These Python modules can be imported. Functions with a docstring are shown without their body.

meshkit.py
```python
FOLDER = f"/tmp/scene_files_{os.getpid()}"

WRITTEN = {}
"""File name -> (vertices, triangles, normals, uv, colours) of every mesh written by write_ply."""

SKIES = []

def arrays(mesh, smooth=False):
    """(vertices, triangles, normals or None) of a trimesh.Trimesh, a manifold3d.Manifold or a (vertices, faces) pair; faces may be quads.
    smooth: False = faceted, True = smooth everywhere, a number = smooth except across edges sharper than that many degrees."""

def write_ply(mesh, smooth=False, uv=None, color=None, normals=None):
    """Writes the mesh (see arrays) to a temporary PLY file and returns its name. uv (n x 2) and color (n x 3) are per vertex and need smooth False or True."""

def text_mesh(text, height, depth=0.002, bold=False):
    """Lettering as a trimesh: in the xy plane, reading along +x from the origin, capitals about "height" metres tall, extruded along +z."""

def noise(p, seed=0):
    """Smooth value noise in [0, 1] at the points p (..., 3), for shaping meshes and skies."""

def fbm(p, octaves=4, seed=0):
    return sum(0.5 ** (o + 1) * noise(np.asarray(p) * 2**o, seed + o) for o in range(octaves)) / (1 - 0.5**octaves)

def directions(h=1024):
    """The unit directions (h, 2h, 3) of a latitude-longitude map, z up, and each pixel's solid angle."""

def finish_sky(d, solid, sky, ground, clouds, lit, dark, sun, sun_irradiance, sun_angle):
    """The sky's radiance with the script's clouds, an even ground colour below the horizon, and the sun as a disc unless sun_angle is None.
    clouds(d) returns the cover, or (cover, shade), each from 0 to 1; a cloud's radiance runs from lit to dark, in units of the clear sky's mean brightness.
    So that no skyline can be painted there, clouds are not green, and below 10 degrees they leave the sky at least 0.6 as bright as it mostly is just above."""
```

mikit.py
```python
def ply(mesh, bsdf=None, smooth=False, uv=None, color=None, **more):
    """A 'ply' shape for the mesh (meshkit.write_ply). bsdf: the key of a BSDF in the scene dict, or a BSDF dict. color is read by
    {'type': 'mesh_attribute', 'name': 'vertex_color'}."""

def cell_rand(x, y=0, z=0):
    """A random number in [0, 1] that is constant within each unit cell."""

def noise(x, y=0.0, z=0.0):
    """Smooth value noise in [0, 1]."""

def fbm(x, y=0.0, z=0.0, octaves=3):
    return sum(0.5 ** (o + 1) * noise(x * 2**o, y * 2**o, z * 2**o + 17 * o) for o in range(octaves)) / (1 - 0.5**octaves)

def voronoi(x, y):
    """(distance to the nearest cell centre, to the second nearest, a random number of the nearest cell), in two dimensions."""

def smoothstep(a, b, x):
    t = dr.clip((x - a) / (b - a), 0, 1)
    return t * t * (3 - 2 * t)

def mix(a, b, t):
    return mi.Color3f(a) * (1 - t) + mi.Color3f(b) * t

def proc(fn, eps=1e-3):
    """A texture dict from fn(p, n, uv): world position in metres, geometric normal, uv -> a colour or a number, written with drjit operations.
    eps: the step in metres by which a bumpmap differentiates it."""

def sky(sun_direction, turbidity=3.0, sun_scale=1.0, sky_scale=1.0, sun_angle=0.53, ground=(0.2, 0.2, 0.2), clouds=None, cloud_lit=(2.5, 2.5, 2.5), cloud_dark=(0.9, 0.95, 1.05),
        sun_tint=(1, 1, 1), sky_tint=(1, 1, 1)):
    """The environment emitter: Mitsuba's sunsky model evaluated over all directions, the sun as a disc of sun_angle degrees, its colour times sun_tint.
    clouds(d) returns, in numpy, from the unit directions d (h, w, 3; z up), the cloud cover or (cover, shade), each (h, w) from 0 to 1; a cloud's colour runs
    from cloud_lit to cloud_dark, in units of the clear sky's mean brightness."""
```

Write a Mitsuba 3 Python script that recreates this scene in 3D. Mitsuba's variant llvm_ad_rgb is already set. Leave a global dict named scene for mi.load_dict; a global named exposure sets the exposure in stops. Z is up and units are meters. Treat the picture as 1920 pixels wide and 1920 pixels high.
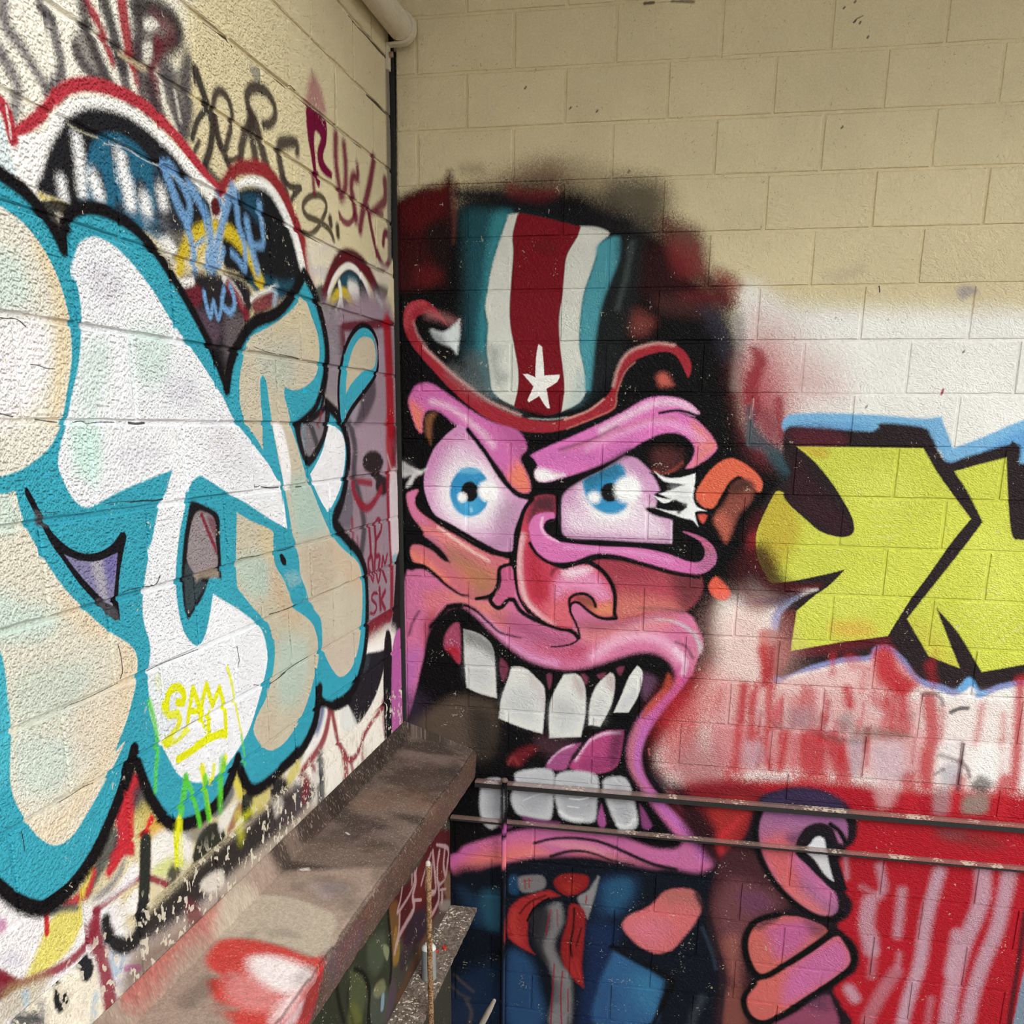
import math, random
import numpy as np, trimesh, drjit as dr, mitsuba as mi, mikit
from mikit import noise, fbm, smoothstep, mix, cell_rand

random.seed(7)
rng = np.random.default_rng(11)
scene, labels = {}, {}
T = mi.ScalarTransform4f
Z0 = 3.3                       # height of the eye above the lower floor; wall heights below are given from the eye

# ---------------------------------------------------------------- camera, sky, exposure
EYE = [1.3628, -4.2339, Z0]
FWD = np.array([-0.18530, 0.94695, -0.26258])
UP = np.array([-0.06160, 0.25549, 0.96485])
scene['camera'] = {'type': 'perspective', 'fov': 2 * math.degrees(math.atan(960 / 1775)), 'fov_axis': 'x', 'near_clip': 0.05, 'far_clip': 500.0,
                   'principal_point_offset_y': -1 / 6, 'to_world': T().look_at(origin=EYE, target=(np.array(EYE) + FWD).tolist(), up=UP.tolist())}
exposure = 2.96


def cloud_cover(d):
    import meshkit
    p = d / np.maximum(d[..., 2:3] + 0.25, 0.15) * 1.3
    n = meshkit.fbm(p, 4, 3)
    return np.clip(0.75 + 0.5 * n, 0, 1), np.clip(0.9 * n, 0, 1)


scene['sky'] = mikit.sky((0.55, -0.62, 0.50), turbidity=6.0, sun_scale=0.2, sun_angle=24.0, sun_tint=(0.84, 1.12, 1.52), sky_scale=1.0, clouds=cloud_cover, cloud_lit=(2.6, 2.6, 2.62), cloud_dark=(1.7, 1.72, 1.78), ground=(0.25, 0.24, 0.22))

# ---------------------------------------------------------------- spray paint and some painted shade: shapes in wall millimetres
# Most lines are one pass of the can; a few paint in shade of cracks and gaps. F fill, S stroke (m: sets the stencil, c: kept inside the stencil) colour softness opacity [widths in 0.1 mm]|points (! = sharp corner)
PAINT = {}
PAINT['back'] = '''
F ecebe6 55 100|1447,507 1701,474 2110,459 2806,448 3424,427 3847,-1709 1299,-1973 1344,-1022 1537,-441
F 8d8698 13 60|2287,531 2330,543 2364,523 2329,499 2305,493
F 8a7f78 26 25|1771,596 1835,607 1931,624 1916,587 1840,563
S a32630 3 90 47 47|2283,156 2280,139
S 3a3428 3 85 29 29|1804,1532 1808,1537
S 3a3428 3 85 29 29|1767,1515 1771,1519
S 3a3428 3 85 29 29|1810,1468 1814,1473
S 3a3428 3 85 29 29|1829,1463 1833,1468
S 3a3428 3 85 29 29|1862,1414 1866,1419
S 3a3428 3 85 30 30|1799,1114 1803,1119
S 3a3428 3 85 31 31|744,1228 748,1233
S 3a3428 3 85 31 31|852,1212 856,1217
S 3a3428 3 85 31 31|559,1308 564,1314
S 3a3428 4 85 32 32|1994,84 1998,90
S 3a3428 3 85 31 31|2339,296 2343,302
S 3a3428 3 85 31 31|988,989 993,995
S 4a4232 2 70 22 21|1807,1467 1819,1479 1839,1487
S 4a3c40 1 100 22 22|1998,547 2001,525
S 5c5040 3 90 64 64|1026,1578 1059,1579
S 5c5040 5 80 51 51|1131,1579 1213,1571
F c4767c 127 55|1508,405 1601,424 1713,342 1850,218 1879,135 1737,71 1707,-80 1536,-127
F b4505a 86 60|1472,301 1588,322 1629,218 1635,5 1575,-60 1498,90
F 84735a 73 75|329,968 510,1021 687,1045 840,1020 993,975 1145,931 1164,774 936,799 602,848 329,897
F 5a2a28 63 60|510,992 665,1036 732,984 689,946 511,952
F 0d0c0e 51 100|-26,719 48,822 260,899 375,946 733,945 977,848 1132,774 1268,631 1383,508 1469,343 1492,175 1537,4 1642,-81 1779,-166 1860,-341 1719,-481 1598,-647 1557,-720 1472,-748 1464,-868 1481,-1014 1401,-1169 1296,-1355 1237,-1491 1312,-1644 1465,-1805 1715,-1876 1678,-2044 1798,-2962 -213,-3271 -119,-14
F 3c3732 54 75|929,958 1112,942 1141,794 1122,755 1002,778 868,841
F 3a1012 26 100|-9,884 31,930 130,963 212,967 242,1021 261,975 267,883 248,817 225,683 224,581 155,575 15,563 -13,688
F 5a1216 35 80|30,897 137,947 227,983 242,950 211,852 135,800 59,802
F 1a1214 29 85|158,820 233,824 248,697 224,588 171,671 134,767
F 6a1a20 29 60|87,645 156,657 209,622 155,575 93,583
F 7a3a30 13 60|253,963 283,975 279,883 271,797 257,737 255,851
F 4c3c30 28 35|287,1039 375,1043 390,1010 301,1006
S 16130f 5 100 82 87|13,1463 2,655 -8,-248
F 50181c 45 90|1140,815 1266,783 1308,724 1338,622 1418,591 1430,517 1441,473 1411,458 1279,564 1185,565 1149,640 1129,728
F 2c1014 46 90|997,672 1129,728 1182,624 1249,549 1406,540 1410,473 1284,489 1044,522
F 862c30 38 55|1176,727 1286,717 1307,622 1246,594 1180,647
F 84403c 35 75|1005,477 1071,461 1121,423 1083,370 1026,378 1000,424
F 5a3432 39 50|1124,521 1283,504 1364,466 1287,444 1143,461
F 6b2428 31 60|1219,527 1359,548 1464,487 1362,488 1252,497
F 8c2630 30 60|1354,621 1433,591 1474,561 1438,517 1389,562
F 3a3644 39 60|1316,474 1411,458 1441,368 1456,261 1408,277 1370,368 1336,414
F 8c8684 23 65|1436,443 1482,450 1496,367 1486,292 1485,192 1504,154 1456,153 1457,246 1464,322
F a8404a 95 70|1488,239 1618,218 1696,49 1709,-102 1577,-82
F 8e2630 18 85|1517,325 1567,305 1590,265 1574,211 1564,156 1578,74 1541,4 1506,101 1505,204 1536,258
F 8e2630 14 75|1630,115 1664,122 1679,19 1709,-78 1664,-50 1645,19
F 6a2c38 28 55|1570,87 1642,47 1679,-64 1622,-51 1568,18
F 242c32 44 95|1622,-103 1752,-101 1869,-208 1925,-339 1793,-320
F 35505a 21 80|1521,87 1550,73 1561,18 1638,-65 1698,-120 1718,-190 1660,-163 1598,-94 1540,-73 1523,4
S 5a6c74 6 60 77 78|1541,46 1542,-10 1540,-66
S d7a0a4 4 60 49 49|1545,115 1543,73 1540,39
F 1c3236 32 60|271,883 347,888 546,868 914,755 1026,745 1015,627 947,524 904,371 901,215 887,135 729,29 557,36 329,182 277,375 287,610
F 20505a 41 100|321,859 430,867 505,847 464,743 431,638 406,531 398,484 411,413 407,326 425,214 452,133 382,165 329,230 321,374 321,609 313,762
F 3a8c98 28 90|430,841 505,851 472,758 440,668 419,577 402,507 398,461 411,406 407,326 425,214 456,125 417,149 382,230 364,327 373,453 389,577 406,715
F 5f6060 34 60|321,295 399,294 469,198 539,85 469,101 364,173 312,230
F d9dbd2 6 100|497,847! 538,852! 516,765 521,697 512,606 507,491 511,405 532,310 548,230 547,158 530,81! 478,105 434,141 421,214 407,326 411,413 398,484 406,538 425,638 456,736
F 6a7476 30 50|416,326 468,310 460,246 503,198 460,166 430,214
F d9dbd2 6 100|800,795! 872,789 921,764 883,727 870,682 846,608 824,540 812,449 810,333 834,230 845,151 813,95 739,58! 748,151 741,230 726,325 718,411 723,480 736,602 746,685 785,751
F 5f9ba8 33 35|809,230 844,175 821,95 771,78 794,151
F 7a1420 4 100|538,852! 628,836 802,793! 785,751 746,685 736,610 731,526 719,465 718,403 726,325 741,230 749,151 739,58! 635,36 529,78! 547,158 546,230 532,310 510,413 506,498 512,591 520,705 515,765
F 5c1a1c 19 50|597,733 679,739 697,701 631,695
F 4e9aa8 11 100|873,719 922,748 966,747 969,673 936,584 903,494 886,402 877,309 872,215 862,143 841,147 834,230 810,333 812,449 824,540 848,608 868,675
F 1d1f22 35 95|966,747 1049,745 1063,627 1038,477 1010,370 959,215 878,151 879,254 894,402 915,509 959,628
S 53605e 18 50 89 90|1015,724 996,598 965,478
S 15141a 32 95 242 239|280,935 355,921 496,906 644,883 791,839 912,814 984,797
F 7c1a22 28 50|495,965 594,940 707,943 676,901 595,896 496,921
F f4f2ee 3 100|634,335 648,325 656,262 661,208! 729,211! 720,184 671,153! 688,71! 675,73 640,123! 595,96! 589,105 615,162! 568,213! 585,214 622,200! 624,278
F 0d0c0e 12 100|557,69 686,41 746,54 838,79 839,55 730,21 626,28
S c9cbc6 6 60 29 29|596,28 687,25 763,34
Fm a32c38 5 100|234,411! 199,463 139,513 86,517 42,488 32,424 57,352 109,287 179,214 250,144 329,79 435,14 540,-20 645,-31 748,-18 857,22 948,57 972,84 975,136 1000,215 1031,258 1095,289 1167,304 1216,289 1247,246 1273,200 1284,246 1256,300 1206,331 1133,337 1053,318 1005,287 975,230 961,167 921,111 856,63 755,28 687,17 609,24 505,52 408,100 312,173 215,246 136,319 95,376 83,416 96,452 138,463 191,439
Sc c4505a 20 70 129 123|41,416 68,488 121,507
S e2b3ae 10 75 55 54|123,327 215,246 320,165 435,92 557,42
S e9a9a0 6 80 41 41|755,26 856,63 921,111
S e9b9b2 10 70 54 50|961,167 975,230 1005,287 1053,318 1133,337 1206,329
S d8827a 5 60 33 33|765,-13 865,26 952,65 974,89 978,144 1008,223 1047,262
S e2b3ae 9 50 44 43|76,432 97,376 132,331
S b8787a 24 60 159 160|147,459 208,447 269,422
F dfe6e6 10 100|155,398 208,387 247,407 285,437! 286,375 273,295! 242,327 181,351
F 2c3a3e 20 60|153,391 207,375 225,335 172,351
S 8c9494 42 45 210 208|259,222 320,173 399,133
F d4685c 18 90|1144,209 1180,215 1210,170! 1158,168
Fm d673b4 9 100|51,106 85,164 152,173 232,128 338,59 435,10 549,-26 589,-96 559,-138 579,-188 600,-230 607,-281 579,-292 526,-268 472,-192 400,-116 329,-50 249,12 187,56 137,59 114,23 109,-36 87,-19 61,48
Fc f08468 31 90|43,98 115,57 118,-52 68,-36
Fc f08468 38 95|551,-155 613,-196 615,-298 553,-300 499,-241 516,-190
Fc a8487c 34 50|435,10 549,-22 594,-96 559,-130 506,-72
Sc f6d3e6 19 80 101 103|156,97 232,76 311,25 382,-32 436,-90
F 8a5a3c 14 90|137,40 178,45 159,15 149,-69 127,-35
S 8a5a3c 7 50 54 54|128,23 141,-52 149,-86
Fm e07ac0 7 100|607,-129 680,-91 783,-48 883,-2 1015,64 1095,111 1176,125 1267,106 1330,57 1311,44 1245,56 1312,31 1367,-16 1391,-44 1410,-84 1386,-118 1324,-162 1285,-173 1313,-126 1314,-77 1259,-31 1184,-27 1095,-64 989,-131 872,-183 736,-227 675,-242 635,-234 625,-198 640,-171 621,-142
Fc e4867a 24 85|1296,27 1389,-36 1416,-84 1324,-166 1291,-175 1328,-101
Sc f5d6ea 21 85 138 133|917,-18 1064,64 1161,101 1259,94 1310,59
Sc c87a86 15 70 83 81|758,-102 902,-59 1018,-8 1132,29 1230,34
Sc f0b0dc 19 70 123 119|861,-92 1018,-25 1149,17 1257,-2 1349,-52
Sc b85fa6 42 45 250 248|673,-145 785,-126 930,-140 1038,-89
Fc ffffff 19 95|626,-188 674,-187 718,-203 761,-210 701,-237 649,-246 622,-221
S 0d0c0e 6 100 60 59|1162,56 1228,67 1286,58 1334,39
S 0d0c0e 10 60 42 41|733,-102 868,-59 984,-1
F 5c2f30 33 75|1143,-104 1204,-87 1263,-118 1242,-168 1177,-202 1150,-161
S a84c44 12 70 67 65|1265,-151 1226,-184 1185,-201 1151,-186
S 3a2022 7 70 41 41|1270,-86 1241,-151 1274,-159
Fm dda2cc 6 100|283,0! 334,-30 400,-109 472,-219 544,-294 597,-318 567,-378 535,-466 524,-556 466,-556 356,-517 246,-459 166,-400 126,-320 113,-242 141,-147 204,-63
Fc f0d9ea 62 90|248,-86 338,-110 418,-193 481,-285 509,-362 456,-451 338,-490 228,-440 174,-354 184,-223
Fc a2789a 53 60|437,-347 562,-326 546,-448 520,-554 438,-557 356,-524 438,-486
Fc d080b8 39 55|276,7 329,-34 230,-111 138,-233 102,-234 167,-78
Fc ffffff 44 75|464,-294 439,-376 371,-429 286,-431 218,-382 192,-301 219,-219 287,-168 370,-166 438,-215
Fc 3a97cc 8 100|422,-292 405,-357 359,-398 301,-400 254,-361 236,-296 255,-231 301,-191 358,-190 405,-228
Fc 55b4e0 36 60|374,-348 364,-374 337,-391 303,-392 276,-377 265,-351 276,-325 303,-309 337,-308 364,-323
Fc 7cc8ea 12 70|383,-198 373,-206 346,-211 312,-212 285,-208 275,-200 285,-192 312,-186 346,-186 372,-190
F 17171a 5 100|369,-291 361,-319 341,-336 317,-336 297,-320 289,-293 297,-266 317,-249 341,-249 361,-265
F ffffff 11 100|457,-286 449,-314 427,-332 399,-333 376,-316 368,-288 376,-260 399,-242 426,-241 449,-258
F ffffff 9 100|317,-319 313,-332 301,-341 287,-342 276,-333 272,-320 276,-306 287,-297 301,-297 313,-305
F a0d8ee 7 70|343,-374 342,-382 338,-387 334,-387 330,-382 329,-374 330,-366 334,-361 338,-360 342,-365
S 0d0c0e 6 100 101 100|320,-22 400,-117 472,-224 544,-297 602,-313
S 0d0c0e 6 100 110 108|77,-317 83,-356 127,-399 210,-436 338,-503 457,-561 525,-567
S 0d0c0e 6 100 50 51|149,-121 116,-207 105,-294 123,-364 164,-415
S 0d0c0e 6 100 62 65|63,-330 91,-316 109,-355 122,-399
Fm d9a4cc 8 100|742,-326! 767,-279 831,-235 924,-187 1018,-124! 1073,-135 1134,-186! 1180,-269 1167,-344 1239,-393! 1243,-496! 1090,-492 917,-488 795,-488 748,-442
Fc f3e2ee 43 80|782,-355 870,-369 1125,-329 1186,-386 1208,-478 1003,-468 794,-457
Fc b07ca4 26 50|744,-407 794,-457 1089,-474 1249,-460 1252,-511 742,-511
Fc c58cb8 30 60|1014,-124 1073,-135 1143,-187 1102,-213 1025,-181
Fc ffffff 42 70|1097,-287 1075,-357 1008,-402 923,-405 853,-363 824,-294 848,-224 915,-181 999,-179 1068,-220
Fc 3a97cc 10 100|848,-218 924,-187 999,-157 1035,-214 1047,-297 1024,-365 948,-376 877,-335 849,-277
Fc 2e6a86 29 75|848,-226 923,-183 990,-157 1009,-206 934,-233 875,-268
Fc ffffff 17 90|869,-335 913,-368 982,-379 1049,-347 1042,-381 957,-401 896,-377
Fc 19191c 6 100|1006,-280 999,-304 978,-320 952,-321 930,-306 921,-282 928,-257 949,-241 975,-241 997,-255
F ffffff 17 100|1096,-266 1087,-299 1059,-321 1023,-322 994,-302 981,-268 991,-235 1019,-214 1054,-213 1084,-233
F ffffff 14 100|923,-304 918,-320 903,-330 885,-330 870,-321 864,-305 869,-289 884,-279 902,-278 916,-288
S 0d0c0e 19 90 109 112|1039,-107 923,-176 822,-227 750,-279 734,-322
S 0d0c0e 5 95 70 71|740,-296 746,-459 747,-502
S e6d8e4 4 80 42 42|1236,-401 1239,-490
S 0d0c0e 5 90 52 51|746,-492 917,-497 1090,-501 1243,-503
F 0d0c0e 7 100|1121,-344 1184,-335 1156,-286 1213,-251 1161,-211 1131,-191 1202,-198 1325,-179 1343,-339 1385,-348 1348,-364 1360,-418 1305,-399 1169,-378
F f4f5f6 5 100|1153,-188! 1202,-212 1261,-211 1327,-192! 1322,-245 1262,-236 1195,-227
F f4f5f6 5 100|1177,-282! 1230,-263 1275,-243 1322,-241 1323,-290 1339,-330 1383,-350! 1335,-356 1352,-416! 1325,-390 1287,-383 1167,-344! 1227,-353 1285,-349 1300,-324 1249,-309
F f4f5f6 4 100|1152,-290! 1207,-303 1241,-302 1200,-322
F c0c4c8 25 40|1229,-243 1296,-258 1300,-324 1248,-292
S 0d0c0e 8 90 82 83|1250,-313 1276,-333 1265,-358
F e4e2e0 9 90|13,-168 47,-183 102,-203 134,-191 111,-216 74,-236 55,-269 27,-280 56,-226 9,-235
F 6a6668 27 50|13,-166 57,-183 65,-217 19,-218
Fm cf6f7c 7 100|34,-309 87,-290 71,-330 83,-378 165,-437 274,-496 402,-563 511,-592 516,-612 475,-631 458,-745 412,-774 356,-784 282,-769 198,-710 119,-643 58,-616 48,-553 107,-497 98,-462 62,-418 39,-366
Fc d97fae 24 80|27,-305 92,-286 81,-374 136,-443 62,-418
Fc f0908a 27 70|108,-461 228,-493 402,-576 310,-562 200,-530
Sc f6d0c8 9 85 64 64|182,-459 274,-518 356,-569 420,-602
Fc e8855e 46 85|273,-608 365,-631 439,-664 403,-738 329,-705
Fc a07a5c 46 65|227,-538 319,-579 402,-630 439,-646 449,-736 366,-776 310,-669 227,-609
Fc f08a72 28 80|50,-571 143,-622 226,-700 198,-710 105,-650 49,-616
Fc b07aa0 27 50|97,-515 163,-495 199,-566 153,-567
F 0d0c0e 7 100|51,-490 107,-497 172,-540 209,-574 238,-618! 199,-606 153,-567 97,-542 50,-535
Fm d2759c 9 100|14,-718 58,-661 124,-659 198,-710 273,-764 366,-785 435,-773 512,-688 558,-722 587,-811 661,-876 779,-911 790,-802 838,-777 929,-829 1009,-841 1105,-827 1190,-796 1328,-803 1384,-875 1407,-949 1384,-1014 1359,-1097 1282,-1203 1122,-1214 850,-1166 573,-1156 291,-984 148,-944 99,-1089 47,-1297 5,-1408 -5,-1192
Fc e58a72 41 80|226,-746 347,-777 477,-807 514,-879 478,-918 403,-866 310,-806 226,-801
Fc a04c70 46 70|440,-846 569,-858 707,-915 798,-938 845,-990 718,-997 589,-949 496,-908
Fc c04860 55 80|663,-991 755,-1041 846,-1036 899,-987 844,-972 755,-1014
Fc df8a84 44 70|842,-899 1019,-871 1191,-818 1278,-823 1195,-898 1022,-935 898,-960
Fc 984c58 35 60|841,-862 1018,-845 1190,-796 1311,-795 1193,-845 1020,-889 896,-914
Sc e39ccc 25 80 142 142|319,-852 403,-885 515,-981 627,-1049 738,-1066
Sc f0b8d4 30 80 207 204|918,-1023 1005,-954 1100,-921 1197,-925 1269,-966 1325,-1035
Sc e2a6b8 27 50 134 133|961,-984 1038,-916 1141,-856 1210,-839
Fc bfc3ca 10 90|1192,-836! 1279,-840 1359,-881 1406,-950 1391,-995! 1365,-907 1279,-849
S 2c2428 9 70 53 53|1284,-938 1329,-954 1366,-1006
Fc d0709c 38 70|19,-718 142,-704 226,-764 159,-850 101,-900 25,-904
Fc d8786c 37 60|103,-770 217,-746 226,-801 140,-879
Fc a02c34 28 60|101,-900 159,-850 158,-916 119,-1012 99,-1042
Fc bb6cb0 39 80|2,-1076 90,-1042 68,-1188 26,-1367 -9,-1370
S 0d0c0e 9 70 56 56|83,-854 53,-902 31,-969
F c8628a 5 100|481,-634 521,-621 537,-660 539,-768 513,-777 484,-807 456,-807 447,-781 469,-735 479,-689
S 0d0c0e 7 100 111 47|39,-637 105,-639 161,-675 217,-723 282,-763 319,-769
S 0d0c0e 5 100 81 80|361,-781 430,-762 459,-717 466,-663 473,-631 525,-612
S 0d0c0e 6 100 105 106|440,-756 426,-782 449,-813 477,-817 513,-778 536,-777 569,-826 624,-860 706,-889 806,-910 843,-940
S 0d0c0e 9 100 119 119|282,-821 225,-829 178,-882 139,-926
S 0d0c0e 8 100 102 28|225,-824 291,-812 356,-836 422,-893 478,-936 570,-954
Fm c9455c 7 100|624,-312 685,-299 718,-305! 723,-378! 660,-379 612,-420 607,-481 632,-550 700,-593 763,-629 833,-606 904,-606 967,-656 997,-721 999,-823 938,-835 875,-798 825,-775 799,-792 816,-855 806,-896 734,-891 651,-849 596,-797 558,-727 547,-597 564,-465 589,-369
Fc 3a2830 35 90|624,-308 720,-297 726,-382 651,-384 626,-428 599,-411
Fc b22c3c 45 90|619,-551 656,-620 694,-716 686,-780 631,-764 603,-657
Sc ecc3c8 16 85 117 120|575,-482 563,-570 568,-677 595,-775 651,-836 724,-882
Fc dd6f7c 36 80|695,-779 802,-756 824,-891 733,-886 678,-834
Fc e694bc 35 95|772,-633 869,-611 950,-679 988,-748 927,-768 873,-735 801,-729 731,-759 729,-688
Fc f6dce6 23 90|763,-633 842,-617 895,-619 852,-647 791,-663
Fc e4926c 27 80|855,-754 918,-778 988,-766 1000,-828 929,-831 883,-797
F 7a4438 21 80|824,-755 891,-743 914,-796 865,-789
S 0d0c0e 5 100 89 55|619,-318 580,-369 557,-465 543,-589 547,-696 568,-776 610,-838
Fm b04a58 17 100|903,-584 1007,-580 1138,-601 1267,-630 1369,-639 1378,-713 1315,-790 1191,-802 1105,-829 1014,-847 1006,-765 1002,-703 966,-643
Fc d88074 44 70|996,-747 1101,-734 1257,-753 1310,-786 1105,-831 1009,-845
Fc 5c3034 43 80|1250,-631 1385,-626 1392,-729 1311,-795 1272,-717
Fc 8e3444 35 60|920,-583 1094,-594 1182,-634 1054,-657 975,-642
Fm da76b4 6 100|603,-446 625,-395 678,-375 720,-380 714,-411 680,-418 670,-446 697,-478 760,-504 918,-516 1091,-518 1220,-539 1315,-570 1369,-570 1389,-523 1359,-477 1290,-442 1375,-466 1428,-513 1438,-564 1417,-599 1368,-624 1266,-615 1137,-585 1006,-554 902,-553 815,-587 727,-597 655,-567 618,-515
Fc b05c5c 25 70|1290,-433 1384,-464 1429,-521 1388,-540 1360,-482
Fc 8c6070 25 50|1379,-523 1446,-521 1443,-606 1385,-617 1350,-601
Sc f3cce4 7 90 53 53|665,-401 660,-440 684,-478 742,-502
Sc e9a6d6 14 50 87 86|769,-528 919,-533 1092,-542 1247,-571
S 0d0c0e 6 100 75 73|609,-516 646,-567 718,-607 798,-607 868,-585 937,-567 1024,-571 1137,-597 1267,-628 1369,-639
S 0d0c0e 5 100 65 66|714,-408 687,-417 683,-444 706,-464 746,-494
S 0d0c0e 5 100 60 59|747,-498 918,-509 1091,-512 1219,-529 1323,-561 1373,-558 1379,-523 1343,-482 1283,-459 1251,-494
S 0d0c0e 5 100 106 36|886,-593 939,-626 981,-677 1003,-738 1004,-818 1013,-840 947,-844 893,-819 838,-777 807,-783 802,-819 828,-872 847,-926 826,-964 772,-983 718,-990
S 0d0c0e 5 100 71 71|799,-797 798,-761 828,-739 873,-737 904,-760 917,-791
S 0d0c0e 11 60 71 70|710,-653 727,-626 771,-606
S 8a5a60 11 70 62 62|1121,-790 1207,-786 1311,-795
Fm c46a9c 21 100|1284,-1064 1317,-1033 1357,-1067 1353,-1119 1275,-1220 1200,-1345 1168,-1424 1158,-1502 1176,-1578 1224,-1652 1288,-1721 1391,-1810 1472,-1894 1518,-1974 1516,-2018 1468,-2060 1413,-2060 1316,-2048 1235,-2062 1084,-2045 932,-2028 779,-2044 624,-2069 467,-2122 347,-2184 274,-2207 238,-2176 226,-2100 504,-1830 880,-1556 1018,-1313
Fc d96c84 49 85|226,-2109 347,-2037 521,-1986 661,-1971 616,-2085 427,-2173 233,-2229
Fc e07a6c 41 75|347,-2096 506,-2037 662,-2005 741,-2047 506,-2113 347,-2165
Fc b85cae 33 50|234,-2177 291,-2102 371,-2043 234,-2057
Fc dc8f9a 21 75|708,-1975 877,-1958 1007,-1986 1107,-2033 970,-2023 816,-1997
Fc c46048 16 80|817,-2030 932,-2018 1062,-2046 955,-2041
Fc a85a60 20 70|1007,-2002 1121,-2015 1287,-2055 1122,-2048
Sc b86ac8 25 60 143 151|1332,-1054 1323,-1135 1231,-1260 1178,-1347 1147,-1441 1136,-1519 1162,-1610 1216,-1684 1331,-1792 1425,-1895 1473,-1978
Sc e07868 17 60 107 108|1294,-1115 1227,-1186 1174,-1257
Sc b0705c 25 60 144 151|1114,-1352 1104,-1460 1116,-1575 1179,-1656
Fc d6578c 27 40|1271,-1002 1358,-1015 1354,-1097 1297,-1165 1277,-1111
S f4d8e8 16 85 105 104|1286,-974 1328,-1026 1327,-1081
Fm 0d0c0e 16 100|67,-1285 103,-1089 134,-936 197,-853 272,-819 338,-846 422,-923 515,-1001 609,-1059 720,-1090 811,-1094 919,-1069 1025,-1026 1121,-995 1200,-995 1264,-1035 1293,-1097 1270,-1153 1227,-1182 1174,-1251 1127,-1324 1098,-1402 1089,-1476 1101,-1549 1133,-1613 1199,-1705 1258,-1779 1332,-1864 1359,-1889 1368,-1917 1333,-1948 1230,-1951 1079,-1907 928,-1889 775,-1884 622,-1911 466,-1968 307,-2034 234,-2091 -9,-2109 -39,-1538
F b04c38 13 90|1258,-1085 1278,-1139 1213,-1236 1154,-1306 1169,-1248 1235,-1160
Fc 76506e 22 60|1143,-1092 1206,-1116 1183,-1182 1158,-1212 1138,-1157
F a84a68 9 100|220,-941 277,-905 281,-1093 238,-1043 203,-1017
F b01c28 13 80|214,-1026 272,-1013 279,-1093 238,-1053
F 7a3a50 8 90|479,-1058 516,-1103 494,-1170 475,-1124
F 7a3a50 7 90|698,-1124 725,-1127 713,-1194
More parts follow.
